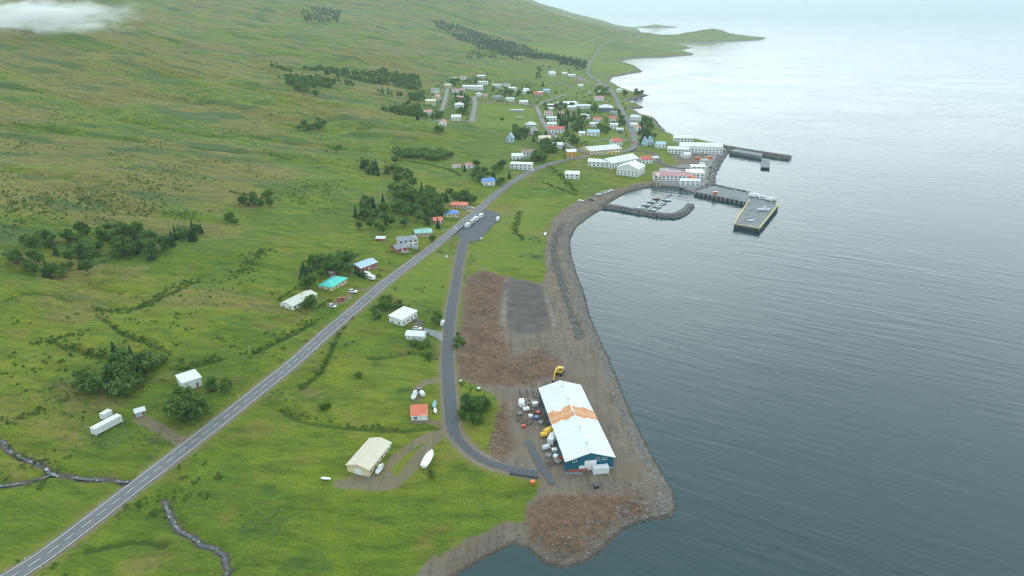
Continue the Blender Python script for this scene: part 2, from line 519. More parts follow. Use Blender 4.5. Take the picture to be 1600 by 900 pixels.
gm, t, b = material('ground')
pos = t.new('NewGeometry').outputs['Position']
sep = t.new('SeparateXYZ'); t.ln(pos, sep.inputs[0])
flatv = t.new('CombineXYZ'); t.ln(sep.outputs[0], flatv.inputs[0]); t.ln(sep.outputs[1], flatv.inputs[1])
pv = flatv.outputs[0]
mp = t.new('Mapping'); mp.inputs['Scale'].default_value = (0.35, 1.0, 1.0); mp.inputs['Rotation'].default_value = (0, 0, math.radians(18)); t.ln(pv, mp.inputs['Vector'])
strv = mp.outputs[0]
n_huge = t.noise(pv, 1/210, 4, 0.6)
n_big = t.noise(strv, 1/38, 5, 0.62)
n_mid = t.noise(pv, 1/11, 5, 0.65)
n_fine = t.noise(pv, 1/2.6, 5, 0.7)
n_mic = t.noise(pv, 1.3, 4, 0.7)
edge = t.math('MULTIPLY', t.math('SUBTRACT', t.noise(pv, 1/5.0, 5, 0.7), 0.5), 9.0)
edge2 = t.math('MULTIPLY', t.math('SUBTRACT', n_fine, 0.5), 3.0)
def inside(attr, e, a, bb): return t.sstep(t.math('ADD', t.attr(attr), e), a, bb)
g1 = t.ramp(n_mid, [(0.22, (0.038, 0.072, 0.010)), (0.45, (0.082, 0.122, 0.012)), (0.62, (0.118, 0.152, 0.015)), (0.8, (0.165, 0.190, 0.034))])
g2 = t.ramp(n_big, [(0.25, (0.032, 0.072, 0.012)), (0.5, (0.078, 0.122, 0.013)), (0.75, (0.135, 0.150, 0.026))])
grass = t.mix(0.55, g1, g2)
grass = t.mix(t.sstep(n_huge, 0.40, 0.62), grass, t.mix(0.5, grass, (0.040, 0.092, 0.020)))
grass = t.mix(t.math('MULTIPLY', t.sstep(n_fine, 0.52, 0.75), 0.42), grass, (0.150, 0.185, 0.055))
grass = t.mix(t.math('MULTIPLY', t.sstep(n_fine, 0.48, 0.25), 0.55), grass, (0.024, 0.052, 0.010))
vor = t.new('TexVoronoi'); vor.inputs['Scale'].default_value = 1/46; vor.inputs['Randomness'].default_value = 1.0
wv = t.new('VectorMath', operation='ADD'); t.ln(pv, wv.inputs[0])
wob = t.new('TexNoise'); wob.inputs['Scale'].default_value = 1/30; t.ln(pv, wob.inputs['Vector'])
wsc = t.new('VectorMath', operation='SCALE'); wsc.inputs['Scale'].default_value = 26.0; t.ln(wob.outputs['Color'], wsc.inputs[0]); t.ln(wsc.outputs[0], wv.inputs[1]); t.ln(wv.outputs[0], vor.inputs['Vector'])
vsep = t.new('SeparateColor'); t.ln(vor.outputs['Color'], vsep.inputs[0])
grass = t.mix(0.38, grass, t.ramp(vsep.outputs[0], [(0.0, (0.036, 0.078, 0.012)), (0.35, (0.078, 0.125, 0.014)), (0.65, (0.130, 0.160, 0.022)), (1.0, (0.066, 0.100, 0.014))]))
tuft = t.noise(pv, 1/0.9, 6, 0.75)
tuft2 = t.noise(strv, 1/6.0, 6, 0.72)
grass = t.mix(1.0, grass, (1.16, 1.14, 0.95), 'MULTIPLY')
grass = t.mix(0.8, grass, t.ramp(tuft, [(0.28, (0.38, 0.42, 0.40)), (0.5, (1, 1, 1)), (0.74, (1.65, 1.5, 1.35))]), 'MULTIPLY')
n_p = t.noise(pv, 1/19, 5, 0.62, 0.4)
grass = t.mix(t.math('MULTIPLY', t.sstep(n_p, 0.54, 0.70), 0.55), grass, (0.150, 0.128, 0.040))
grass = t.mix(t.math('MULTIPLY', t.sstep(n_p, 0.46, 0.32), 0.55), grass, (0.036, 0.090, 0.018))
heathc = t.ramp(n_fine, [(0.2, (0.055, 0.066, 0.020)), (0.5, (0.145, 0.130, 0.045)), (0.8, (0.24, 0.19, 0.085))])
hf = t.math('MULTIPLY', t.sstep(t.math('ADD', t.attr('heath'), t.math('ADD', t.math('MULTIPLY', t.math('SUBTRACT', n_mid, 0.5), 0.9), t.math('MULTIPLY', t.math('SUBTRACT', n_fine, 0.5), 0.8))), 0.30, 0.84), 0.66)
land_c = t.mix(hf, grass, heathc)
land_c = t.mix(0.9, land_c, t.ramp(tuft2, [(0.3, (0.45, 0.52, 0.50)), (0.5, (1, 1, 1)), (0.72, (1.5, 1.38, 1.3))]), 'MULTIPLY')
htuft = t.noise(pv, 1/3.4, 6, 0.78)
land_c = t.mix(t.sstep(t.attr('inland'), 120.0, 500.0), land_c, t.mix(0.9, land_c, t.ramp(htuft, [(0.3, (0.42, 0.46, 0.46)), (0.5, (1, 1, 1)), (0.72, (1.55, 1.45, 1.4))]), 'MULTIPLY'))
# bluish green scrub high on the hill
scr = t.math('MULTIPLY', t.sstep(t.math('ADD', n_big, t.math('MULTIPLY', t.math('SUBTRACT', n_fine, 0.5), 0.25)), 0.52, 0.60), t.sstep(t.attr('inland'), 150.0, 420.0))
land_c = t.mix(t.math('MULTIPLY', scr, 0.8), land_c, (0.034, 0.080, 0.024))
land_c = t.mix(t.math('MULTIPLY', inside('field', edge, -6.0, 5.0), 0.5), land_c, t.mix(n_fine, (0.090, 0.150, 0.016), (0.150, 0.205, 0.030)))
land_c = t.mix(t.math('MULTIPLY', t.sstep(t.math('ADD', t.attr('ditch'), edge2), 2.0, 0.5), 0.7), land_c, (0.030, 0.058, 0.013))
# verge of dry grass along roads
verge = t.math('MULTIPLY', t.sstep(t.math('ADD', t.attr('road'), edge2), 5.0, 1.0), 0.5)
land_c = t.mix(verge, land_c, (0.150, 0.150, 0.045))
gravel = t.ramp(t.math('ADD', t.math('MULTIPLY', n_mic, 0.5), t.math('MULTIPLY', n_mid, 0.5)), [(0.25, (0.078, 0.069, 0.058)), (0.5, (0.142, 0.127, 0.108)), (0.75, (0.215, 0.196, 0.17))])
soil = t.ramp(t.math('ADD', t.math('MULTIPLY', n_fine, 0.6), t.math('MULTIPLY', n_mid, 0.4)), [(0.28, (0.048, 0.037, 0.027)), (0.5, (0.118, 0.083, 0.060)), (0.72, (0.195, 0.145, 0.108))])
slab = t.ramp(n_mid, [(0.3, (0.062, 0.060, 0.062)), (0.7, (0.115, 0.108, 0.106))])
yard = t.ramp(n_mid, [(0.3, (0.16, 0.165, 0.17)), (0.7, (0.26, 0.265, 0.265))])
mps = t.new('Mapping'); mps.inputs['Scale'].default_value = (1.0, 0.10, 1.0); mps.inputs['Rotation'].default_value = (0, 0, math.radians(-14)); t.ln(pv, mps.inputs['Vector'])
lanes = t.noise(mps.outputs[0], 1/2.2, 4, 0.6)
gravel = t.mix(0.75, gravel, t.ramp(lanes, [(0.32, (0.62, 0.60, 0.56)), (0.5, (1, 1, 1)), (0.68, (1.25, 1.2, 1.14))]), 'MULTIPLY')
gravel = t.mix(t.math('MULTIPLY', t.sstep(t.noise(pv, 1/26, 4, 0.6), 0.46, 0.66), 0.6), gravel, t.mix(n_fine, (0.075, 0.058, 0.042), (0.19, 0.15, 0.115)))
soil = t.mix(0.8, soil, t.ramp(t.noise(pv, 1/1.1, 6, 0.75), [(0.3, (0.45, 0.45, 0.45)), (0.5, (1, 1, 1)), (0.72, (1.5, 1.45, 1.4))]), 'MULTIPLY')
barec = t.mix(inside('soil', edge, -2.5, 2.5), gravel, soil)
barec = t.mix(inside('slab', edge, -4.0, 4.0), barec, slab)
barec = t.mix(t.math('MULTIPLY', inside('wet', edge, -1.0, 3.5), 0.4), barec, (0.36, 0.36, 0.34))
barec = t.mix(inside('yard', edge, -3, 3), barec, yard)
land_c = t.mix(t.math('MULTIPLY', inside('track', edge2, -0.9, 0.9), 0.85), land_c, t.mix(0.25, gravel, (0.20, 0.15, 0.10)))
land_c = t.mix(t.sstep(t.math('ADD', t.attr('road'), edge2), 1.6, 0.6), land_c, t.mix(0.5, gravel, (0.19, 0.17, 0.14)))
bm_ = inside('bare', edge, -1.2, 1.2)
land_c = t.mix(bm_, land_c, barec)
land_c = t.mix(t.sstep(t.math('ADD', t.attr('stream'), edge2), 1.9, 1.0), land_c, t.ramp(n_mic, [(0.3, (0.035, 0.032, 0.024)), (0.65, (0.12, 0.105, 0.085))]))
# the tide line: wet dark stones
land_c = t.mix(t.math('MULTIPLY', t.sstep(sep.outputs[2], 0.9, 0.2), 0.65), land_c, (0.045, 0.043, 0.036))
land_c = t.mix(1.0, land_c, (1.14, 1.03, 0.95), 'MULTIPLY')
hsv = t.new('HueSaturation'); hsv.inputs['Saturation'].default_value = 1.02; hsv.inputs['Value'].default_value = 1.08; t.ln(land_c, hsv.inputs['Color']); t.ln(hsv.outputs['Color'], b.inputs['Base Color'])
b.inputs['Roughness'].default_value = 0.95
b.inputs['Specular IOR Level'].default_value = 0.2
hsum = t.math('ADD', t.math('MULTIPLY', n_fine, 1.0), t.math('MULTIPLY', n_mic, 0.35))
bp = t.new('Bump'); bp.inputs['Strength'].default_value = 0.9; bp.inputs['Distance'].default_value = 0.9
t.ln(hsum, bp.inputs['Height']); t.ln(bp.outputs['Normal'], b.inputs['Normal'])
ground = link_mesh('ground', me, gm)
tag(ground, 'green coastal hillside with meadows, heath patches and bare gravel shore', 'ground', kind='structure')

# ------------------------------------------------------------------ sea
wm, t, b = material('sea_water')
pos = t.new('NewGeometry').outputs['Position']
mp = t.new('Mapping'); mp.inputs['Rotation'].default_value = (0, 0, math.radians(-30)); mp.inputs['Scale'].default_value = (7.0, 1.0, 1.0); mp.vector_type = 'TEXTURE'
t.ln(pos, mp.inputs['Vector'])
w1 = t.noise(mp.outputs[0], 1/4.2, 3, 0.5, 0.3)
w2 = t.noise(mp.outputs[0], 1/11.0, 2, 0.5, 0.5)
w3 = t.noise(pos, 1/1.6, 2, 0.5)
lull = t.sstep(t.noise(pos, 1/160, 4, 0.6), 0.35, 0.65)
shel = t.noise(pos, 1/420, 3, 0.55)
hh = t.math('ADD', t.math('MULTIPLY', w1, 1.0), t.math('ADD', t.math('MULTIPLY', w2, 0.9), t.math('MULTIPLY', w3, 0.16)))
hh = t.math('MULTIPLY', hh, t.math('ADD', 0.35, t.math('MULTIPLY', lull, 0.75)))
bp = t.new('Bump'); bp.inputs['Strength'].default_value = 1.0; bp.inputs['Distance'].default_value = 0.33
t.ln(hh, bp.inputs['Height']); t.ln(bp.outputs['Normal'], b.inputs['Normal'])
t.ln(t.mix(shel, (0.009, 0.032, 0.035), (0.016, 0.048, 0.051)), b.inputs['Base Color'])
b.inputs['Roughness'].default_value = 0.07
b.inputs['IOR'].default_value = 1.35
b.inputs['Specular Tint'].default_value = (0.84, 0.98, 1.0, 1)
xs = np.array([-30000, -9000, -3000, -1000, 0, 500, 1500, 4000, 12000, 30000]); ys = np.array([-3000, 0, 300, 800, 1600, 3200, 7000, 15000, 42000])
SX, SY = np.meshgrid(xs, ys); n_, m_ = SX.shape
i_ = np.arange(n_*m_).reshape(n_, m_)
sea = link_mesh('sea', fast_mesh('sea', np.column_stack([SX.ravel(), SY.ravel(), np.zeros(SX.size)]), quads=np.stack([i_[:-1,:-1].ravel(), i_[:-1,1:].ravel(), i_[1:,1:].ravel(), i_[1:,:-1].ravel()], 1)), wm)
tag(sea, 'calm grey green fjord water with fine ripples', 'sea', kind='structure')

# ------------------------------------------------------------------ haze
hz = bpy.data.materials.new('haze'); hz.use_nodes = True
hz.node_tree.nodes.clear()
pvn = hz.node_tree.nodes.new('ShaderNodeVolumePrincipled'); out = hz.node_tree.nodes.new('ShaderNodeOutputMaterial')
pvn.inputs['Color'].default_value = (0.87, 0.96, 1.0, 1)
pvn.inputs['Density'].default_value = 0.000066
hz.node_tree.links.new(pvn.outputs['Volume'], out.inputs['Volume'])
haze = MB().box(-32000, 32000, -3500, 44000, -14, 900).build('haze', hz)
tag(haze, 'pale damp air over the fjord and hillside', 'haze', kind='stuff')
# ------------------------------------------------------------------ road sheets and markings
def road_mat(name, lo, hi, wheel, patches):
    m, t, b = material(name)
    pos = t.new('NewGeometry').outputs['Position']
    n = t.noise(pos, 1/3.0, 5, 0.65); n2 = t.noise(pos, 1/17, 3, 0.5); n3 = t.noise(pos, 1.6, 3, 0.7)
    col = t.ramp(t.math('ADD', t.math('MULTIPLY', n, 0.45), t.math('ADD', t.math('MULTIPLY', n2, 0.3), t.math('MULTIPLY', n3, 0.25))), [(0.3, lo), (0.7, hi)])
    ac = t.math('ABSOLUTE', t.attr('across'))
    trk = t.math('SUBTRACT', 1.0, t.math('MULTIPLY', t.math('ABSOLUTE', t.math('SUBTRACT', t.math('ABSOLUTE', t.math('SUBTRACT', ac, 0.47)), 0.22)), 7.0))
    trk = t.math('MAXIMUM', trk, 0.0)
    col = t.mix(t.math('MULTIPLY', trk, wheel), col, tuple(c*0.62 for c in lo))
    if patches:
        col = t.mix(t.math('MULTIPLY', t.sstep(n2, 0.56, 0.6), patches), col, tuple(c*0.7 for c in lo))
    # dusty edge
    col = t.mix(t.math('MULTIPLY', t.sstep(t.math('ADD', ac, t.math('MULTIPLY', t.math('SUBTRACT', n, 0.5), 0.5)), 0.84, 1.02), 0.65), col, (0.20, 0.18, 0.145))
    t.ln(col, b.inputs['Base Color']); b.inputs['Roughness'].default_value = 0.85
    return m
ROAD_M = {'main': road_mat('worn_asphalt', (0.105, 0.107, 0.110), (0.20, 0.20, 0.20), 0.55, 0.3),
          'new': road_mat('dark_asphalt', (0.066, 0.070, 0.076), (0.092, 0.097, 0.104), 0.1, 0.15),
          'pale': road_mat('pale_asphalt', (0.15, 0.15, 0.15), (0.26, 0.26, 0.255), 0.15, 0.2)}
def strip(Q3, off0, off1, lift, far_lift=0.00018):
    P = np.asarray(Q3)
    d = np.gradient(P[:, :2], axis=0); d /= np.linalg.norm(d, axis=1)[:, None] + 1e-9
    nrm = np.column_stack([-d[:, 1], d[:, 0]])
    return P, nrm
def ribbon(name, Q3, cross, lift, mat, parent=None, crown=0.0, w=1.0, ws=None):
    """sheet along a line; cross = offsets to the left of the line"""
    P, nrm = strip(Q3, 0, 0, 0)
    z = P[:, 2] + lift + 0.00035 * np.maximum(P[:, 1] - 250, 0)
    k = len(cross); V = []
    for o in cross:
        f_ = 1.0 if ws is None else ws
        V.append(np.column_stack([P[:, 0] + nrm[:, 0]*o*f_, P[:, 1] + nrm[:, 1]*o*f_, z + crown*(1-(2*o/w)**2)]))
    V = np.stack(V, 1).reshape(-1, 3)
    n = len(P); i = np.arange(n*k).reshape(n, k)
    q = np.stack([i[:-1,:-1].ravel(), i[1:,:-1].ravel(), i[1:,1:].ravel(), i[:-1,1:].ravel()], 1)[:, ::-1]
    me = fast_mesh(name, V, quads=q, smooth=True)
    set_attr(me, 'across', np.tile(np.array(cross) / (w/2), n))
    return link_mesh(name, me, mat, parent)
white_line = paint('road_paint', (0.62, 0.62, 0.60), 0.7, 0.25, 0.6)
ROAD_OBJ = {}
for k_, (nm, (w, Q3)) in enumerate(ROADS.items()):
    mat = ROAD_M['main'] if nm == 'main_road' else ROAD_M['new'] if nm in ('shore_road', 'shore_lane', 'harbour_street') else ROAD_M['pale']
    ws = None
    if nm == 'shore_road':
        yk = pick(710, 676)[1]; ws = 1 - 0.4*sm(yk + 6 - Q3[:, 1], 0, 14)
    o = ribbon(nm, Q3, [-w/2, -w/3, -w/6, 0, w/6, w/3, w/2], 0.05 + 0.006*k_, mat, None, 0.05, w, ws)
    tag(o, None, None, kind='structure'); ROAD_OBJ[nm] = o
ROAD_OBJ['main_road']['label'] = 'long two lane asphalt road running along the hillside'
mw, MQ = ROADS['main_road']
n_near = int(np.argmax(MQ[:, 1] > 620))
MD = resample(MQ[:n_near], 2.0)
for sgn in (-1, 1):
    ribbon('edge_line', MD, [sgn*3.02 - 0.11, sgn*3.02 + 0.11], 0.085, white_line, ROAD_OBJ['main_road'], 0.02, mw)
L = np.concatenate([[0], np.cumsum(np.linalg.norm(np.diff(MD[:, :2], axis=0), axis=1))])
s_ = 0.0; dash = 0
while s_ < L[-1] - 6 and dash < 90:
    ss = np.linspace(s_, s_ + 3.6, 4)
    seg = np.stack([np.interp(ss, L, MD[:, k]) for k in range(3)], 1)
    ribbon('centre_dash', seg, [-0.10, 0.10], 0.108, white_line, ROAD_OBJ['main_road'], 0.04, mw)
    s_ += 6.2; dash += 1

# car park beside the junction
def sheet(name, px, mat, lift, kind='structure', label=None):
    P = picks(px); z = P[:, 2]
    mb = MB(); c = P.mean(0)
    mb.poly([(p[0], p[1], p[2] + lift) for p in P], [tuple(range(len(P)))])
    me = mb.mesh(name)
    bm = bmesh.new(); bm.from_mesh(me); bmesh.ops.triangulate(bm, faces=bm.faces[:])
    for _ in range(4):
        bmesh.ops.subdivide_edges(bm, edges=[e for e in bm.edges if e.calc_length() > 3.0], cuts=1, use_grid_fill=True)
        bmesh.ops.triangulate(bm, faces=bm.faces[:])
    for v in bm.verts: v.co.z = float(height(v.co.x, v.co.y)) + lift
    bmesh.ops.recalc_face_normals(bm, faces=bm.faces[:])
    if sum(f.normal.z for f in bm.faces) < 0: bmesh.ops.reverse_faces(bm, faces=bm.faces[:])
    bm.to_mesh(me); bm.free()
    set_attr(me, 'across', np.zeros(len(me.vertices)))
    o = link_mesh(name, me, mat); tag(o, label, None, kind=kind); return o
sheet('car_park', [(713,360),(722,353),(757,327),(782,334),(783,341),(776,348),(762,362),(749,376),(738,379),(722,378)], ROAD_M['new'], 0.30, label='dark asphalt car park beside the road junction')
sheet('concrete_strip', [(820,690),(829,687),(848,722),(868,756),(860,759),(838,728)], ROAD_M['new'], 0.22, label='dark narrow concrete strip crossing the gravel yard')
sheet('house_drive', [(697,520),(680,517),(662,513),(664,522),(680,527),(697,538)], ROAD_M['pale'], 0.20)

# ------------------------------------------------------------------ streams
sm_, t, b = material('stream_water')
pos = t.new('NewGeometry').outputs['Position']
fo = t.sstep(t.noise(pos, 1/1.4, 4, 0.7), 0.56, 0.68)
t.ln(t.mix(fo, (0.035, 0.042, 0.045), (0.55, 0.58, 0.60)), b.inputs['Base Color'])
b.inputs['Roughness'].default_value = 0.2
for Q3 in STREAMS_W:
    R = Q3.copy()
    R[:, 2] = height(R[:, 0], R[:, 1]); R[:, 2] = np.convolve(np.pad(R[:, 2], 3, mode='edge'), np.ones(7)/7, mode='valid')
    Rk = R[[i for i in range(len(R)) if float(grid_at(DROAD, R[i,0], R[i,1])) > 1.5]]
    tag(ribbon('stream', Rk, [-0.7, 0, 0.7], 0.26, sm_, None, 0, 1.8), 'narrow foaming brook in a stony bed', None, kind='structure')

# ------------------------------------------------------------------ rocks
_ico = None
def ico():
    global _ico
    if _ico is None:
        bm = bmesh.new(); bmesh.ops.create_icosphere(bm, subdivisions=1, radius=1.0)
        _ico = (np.array([v.co[:] for v in bm.verts]), np.array([[v.index for v in f.verts] for f in bm.faces])); bm.free()
    return _ico
def rocks(name, pts, sizes, mat, parent=None):
    bv, bf = ico(); n = len(pts)
    ang = RNG.uniform(0, 6.28, n); sc = np.column_stack([RNG.uniform(.7, 1.3, n), RNG.uniform(.7, 1.3, n), RNG.uniform(.5, .9, n)]) * np.asarray(sizes)[:, None]
    jit = RNG.uniform(.72, 1.15, (n, len(bv), 1))
    v = bv[None] * jit * sc[:, None, :]
    c, s = np.cos(ang)[:, None], np.sin(ang)[:, None]
    x = v[..., 0]*c - v[..., 1]*s; y = v[..., 0]*s + v[..., 1]*c
    V = np.stack([x, y, v[..., 2]], -1) + np.asarray(pts)[:, None, :]
    F = bf[None] + (np.arange(n) * len(bv))[:, None, None]
    me = fast_mesh(name, V.reshape(-1, 3), tris=F.reshape(-1, 3))
    set_attr(me, 'tone', np.repeat(RNG.uniform(0, 1, n), len(bv)))
    return link_mesh(name, me, mat, parent)
def rock_mat(name, lo, hi):
    m, t, b = material(name)
    pos = t.new('NewGeometry').outputs['Position']
    sp = t.new('SeparateXYZ'); t.ln(pos, sp.inputs[0])
    n = t.noise(pos, 1.5, 4, 0.7)
    col = t.ramp(t.math('ADD', t.math('MULTIPLY', t.attr('tone'), 0.65), t.math('MULTIPLY', n, 0.35)), [(0.1, lo), (0.9, hi)])
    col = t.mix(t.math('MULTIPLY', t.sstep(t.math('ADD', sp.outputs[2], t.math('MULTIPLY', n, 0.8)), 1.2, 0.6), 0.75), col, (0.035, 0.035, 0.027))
    t.ln(col, b.inputs['Base Color']); b.inputs['Roughness'].default_value = 0.9
    return m
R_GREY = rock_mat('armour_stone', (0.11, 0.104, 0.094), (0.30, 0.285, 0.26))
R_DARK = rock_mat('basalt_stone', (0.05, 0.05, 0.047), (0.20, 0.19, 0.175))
def along_shore(i0, i1, s0, s1, density, size, bury=0.1):
    P = S0[i0:i1+1]; out = []; sz = []
    for a, c in zip(P[:-1], P[1:]):
        e = c - a; Ls = np.linalg.norm(e); n = int(Ls * (s1 - s0) * density)
        if n == 0: continue
        nr = np.array((-e[1], e[0])) / Ls
        f = RNG.uniform(0, 1, n); o = RNG.uniform(s0, s1, n)
        p = a + f[:, None]*e + nr*o[:, None]
        ins = poly_dist(p[:, 0], p[:, 1], SHORE)
        k = (ins > s0) & (ins < s1 + 1)
        p = p[k]; z = height(p[:, 0], p[:, 1])
        r = RNG.uniform(*size, len(p)) * RNG.uniform(0.6, 1, len(p))
        out.append(np.column_stack([p, z + r*bury])); sz.append(r)
    return np.vstack(out), np.concatenate(sz)
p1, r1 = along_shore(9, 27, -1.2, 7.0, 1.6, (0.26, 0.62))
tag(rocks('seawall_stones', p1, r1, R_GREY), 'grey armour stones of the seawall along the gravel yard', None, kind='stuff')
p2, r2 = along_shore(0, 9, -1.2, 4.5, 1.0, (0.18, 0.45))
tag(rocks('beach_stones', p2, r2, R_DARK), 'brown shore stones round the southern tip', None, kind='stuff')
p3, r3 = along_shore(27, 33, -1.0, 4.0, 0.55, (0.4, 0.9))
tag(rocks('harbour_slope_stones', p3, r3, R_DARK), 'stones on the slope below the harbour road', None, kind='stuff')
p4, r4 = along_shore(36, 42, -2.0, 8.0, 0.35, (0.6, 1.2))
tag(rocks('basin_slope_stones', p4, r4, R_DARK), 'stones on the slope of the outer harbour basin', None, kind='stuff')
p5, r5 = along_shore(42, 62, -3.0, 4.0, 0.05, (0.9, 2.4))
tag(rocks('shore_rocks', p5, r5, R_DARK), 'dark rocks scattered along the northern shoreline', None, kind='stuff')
# older inner bank of stones, half buried in the gravel strip
bank = resample(picks([(880,350),(868,372),(866,400),(878,440),(890,480),(900,510),(905,530)])[:, :2], 1.0)
bp_ = np.repeat(bank, 6, 0) + RNG.normal(0, 1.6, (len(bank)*6, 2))
br = RNG.uniform(0.3, 0.75, len(bp_))
tag(rocks('old_bank_stones', np.column_stack([bp_, height(bp_[:, 0], bp_[:, 1]) + 0.1]), br, R_DARK), 'old bank of dark stones along the gravel strip', None, kind='stuff')
hp = []
for (u, v, n, sx) in [(990,790,120,6),(880,865,60,8),(935,845,60,5),(850,850,40,5),(820,560,110,8),(760,500,70,6),(850,545,90,7),(775,690,60,3),(740,440,50,3)]:
    c = pick(u, v); q = c[:2] + RNG.normal(0, sx, (n, 2)); hp.append(q)
hp = np.vstack(hp); tag(rocks('rubble', np.column_stack([hp, height(hp[:, 0], hp[:, 1]) + 0.1]), RNG.uniform(0.12, 0.6, len(hp))**1.4*1.3, rock_mat('rubble_stone', (0.09, 0.07, 0.05), (0.27, 0.23, 0.18))), 'loose rubble lying on the soil heaps', None, kind='stuff')
sb = []
for Q3 in STREAMS_W:
    q = np.repeat(Q3[:, :2], 3, 0); q = q + RNG.normal(0, 1.2, q.shape); sb.append(q)
sb = np.vstack(sb); sb = sb[grid_at(DROAD, sb[:, 0], sb[:, 1]) > 1.5]
tag(rocks('brook_stones', np.column_stack([sb, height(sb[:, 0], sb[:, 1]) + 0.08]), RNG.uniform(0.15, 0.55, len(sb)), R_DARK), 'grey stones lining the brook bed', None, kind='stuff')

# ------------------------------------------------------------------ breakwaters
def breakwater(name, px, crest, base, top, label, end_taper=True):
    Q = resample(flats(px, 1.0), 2.0)
    P, nrm = strip(np.column_stack([Q, np.zeros(len(Q))]), 0, 0, 0)
    cross = [(-base/2, -2.5), (-crest/2-0.4, top*0.86), (-crest/2, top), (0, top+0.15), (crest/2, top), (crest/2+0.4, top*0.86), (base/2, -2.5)]
    V = []
    for o, z in cross:
        V.append(np.column_stack([Q[:, 0]+nrm[:, 0]*o, Q[:, 1]+nrm[:, 1]*o, z + fbm(Q[:, 0]+o, Q[:, 1], 3, 2, 8)*0.5]))
    V = np.stack(V, 1); n, k = V.shape[:2]
    V[-1, :, 2] = -2.5
    root = empty(name, (0, 0, 0)); tag(root, label, 'breakwater', kind='thing')
    i = np.arange(n*k).reshape(n, k)
    q = np.stack([i[:-1,:-1].ravel(), i[1:,:-1].ravel(), i[1:,1:].ravel(), i[:-1,1:].ravel()], 1)[:, ::-1]
    link_mesh('mound', fast_mesh('mound', V.reshape(-1, 3), quads=q, smooth=True), MATS['basalt_core'], root)
    m = int(n * 2 * base * 0.42)
    a = RNG.integers(0, n-1, m); f = RNG.uniform(0, 1, m); o = RNG.uniform(-base/2*0.9, base/2*0.9, m)
    side = np.abs(o) > crest*0.33
    a, f, o = a[side], f[side], o[side]
    pc = Q[a]*(1-f[:, None]) + Q[np.minimum(a+1, n-1)]*f[:, None] + nrm[a]*o[:, None]
    z = np.where(np.abs(o) < crest/2, top, top - (np.abs(o)-crest/2)/(base/2-crest/2)*(top+2.5))
    rk = rocks('armour_stones', np.column_stack([pc, z]), RNG.uniform(0.5, 1.1, len(pc)), R_DARK, root); rk['kind'] = 'stuff'
    return root
mcore, t, b = material('basalt_core')
pos = t.new('NewGeometry').outputs['Position']
t.ln(t.ramp(t.noise(pos, 1/1.5, 4, 0.7), [(0.3, (0.07, 0.066, 0.058)), (0.7, (0.19, 0.18, 0.16))]), b.inputs['Base Color']); b.inputs['Roughness'].default_value = 0.95
breakwater('marina_breakwater', [(938,321),(965,325),(1000,331),(1030,336),(1052,337),(1067,332),(1075,325),(1079,321)], 3.6, 13, 3.0, 'curved rubble breakwater sheltering the small boat marina')
breakwater('outer_breakwater', [(1122,229),(1150,234),(1185,240),(1215,244.5),(1234,247.5)], 5.0, 20, 4.2, 'straight dark rubble breakwater north of the outer basin')

# ------------------------------------------------------------------ pier with kerb and fenders
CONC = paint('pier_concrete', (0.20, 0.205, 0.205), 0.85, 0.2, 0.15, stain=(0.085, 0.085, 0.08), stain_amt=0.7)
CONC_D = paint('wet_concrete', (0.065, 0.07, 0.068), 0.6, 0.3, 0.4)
YEL = paint('kerb_yellow', (0.62, 0.50, 0.16), 0.6, 0.25, 0.5, stain=(0.2, 0.18, 0.13), stain_amt=0.6)
RUB = paint('tyre_rubber', (0.018, 0.018, 0.018), 0.8)
PZ = 3.6
pier_px = [(1085,299),(1168,316),(1147,350),(1187,357),(1216,321),(1208,309),(1172,302),(1116,290)]
PP = flats(pier_px, PZ)
pier = empty('pier', (0, 0, 0)); tag(pier, 'L shaped concrete pier with yellow kerbs and wide head', 'pier')
area = sum(PP[i][0]*PP[(i+1) % 8][1]-PP[(i+1) % 8][0]*PP[i][1] for i in range(8))
ring = list(PP) if area > 0 else list(PP[::-1])
MB().column(ring, 1.1, PZ).build('deck', CONC, pier)
cen = np.mean(ring, 0)
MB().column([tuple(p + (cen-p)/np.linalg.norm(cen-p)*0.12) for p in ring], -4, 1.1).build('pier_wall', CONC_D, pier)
def beam(name, a, c, w, z0, z1, mat, parent=None):
    a = np.asarray(a, float)[:2]; c = np.asarray(c, float)[:2]
    Lb = np.linalg.norm(c-a); o = MB().box(0, Lb, -w/2, w/2, z0, z1).build(name, mat, parent)
    o.location = (a[0], a[1], 0); o.rotation_euler = (0, 0, math.atan2(c[1]-a[1], c[0]-a[0])); return o
for i, j in ((1,2),(2,3),(3,4),(4,5)):
    a, c = PP[i], PP[j]; ins = cen - (a+c)/2; ins = ins/np.linalg.norm(ins)*0.35
    beam('kerb', a+ins*2, c+ins*2, 1.0, PZ+0.004, PZ+0.4, YEL, pier)
def ring_mesh(name, R, r, n=10, k=6):
    mb = MB(); rings = []
    for i in range(n):
        a = 2*math.pi*i/n
        rings.append([((R+r*math.cos(2*math.pi*j/k))*math.cos(a), r*math.sin(2*math.pi*j/k), (R+r*math.cos(2*math.pi*j/k))*math.sin(a)) for j in range(k)])
    rings.append(rings[0]); mb.loft(rings, cap=False); return mb.mesh(name)
tyre = ring_mesh('fender', 0.75, 0.28); tyre.materials.append(RUB)
plank = MB().box(-0.35, 0.35, -0.25, 0.1, 0.2, 3.9).mesh('fender_post'); plank.materials.append(paint('weathered_wood', (0.42, 0.40, 0.36), 0.8, 0.3, 1.0))
fa, fb = PP[0], PP[1]; fd = (fb-fa)/np.linalg.norm(fb-fa); fn = np.array((fd[1], -fd[0]))
if fn[1] > 0: fn = -fn
ang = math.atan2(fd[1], fd[0])
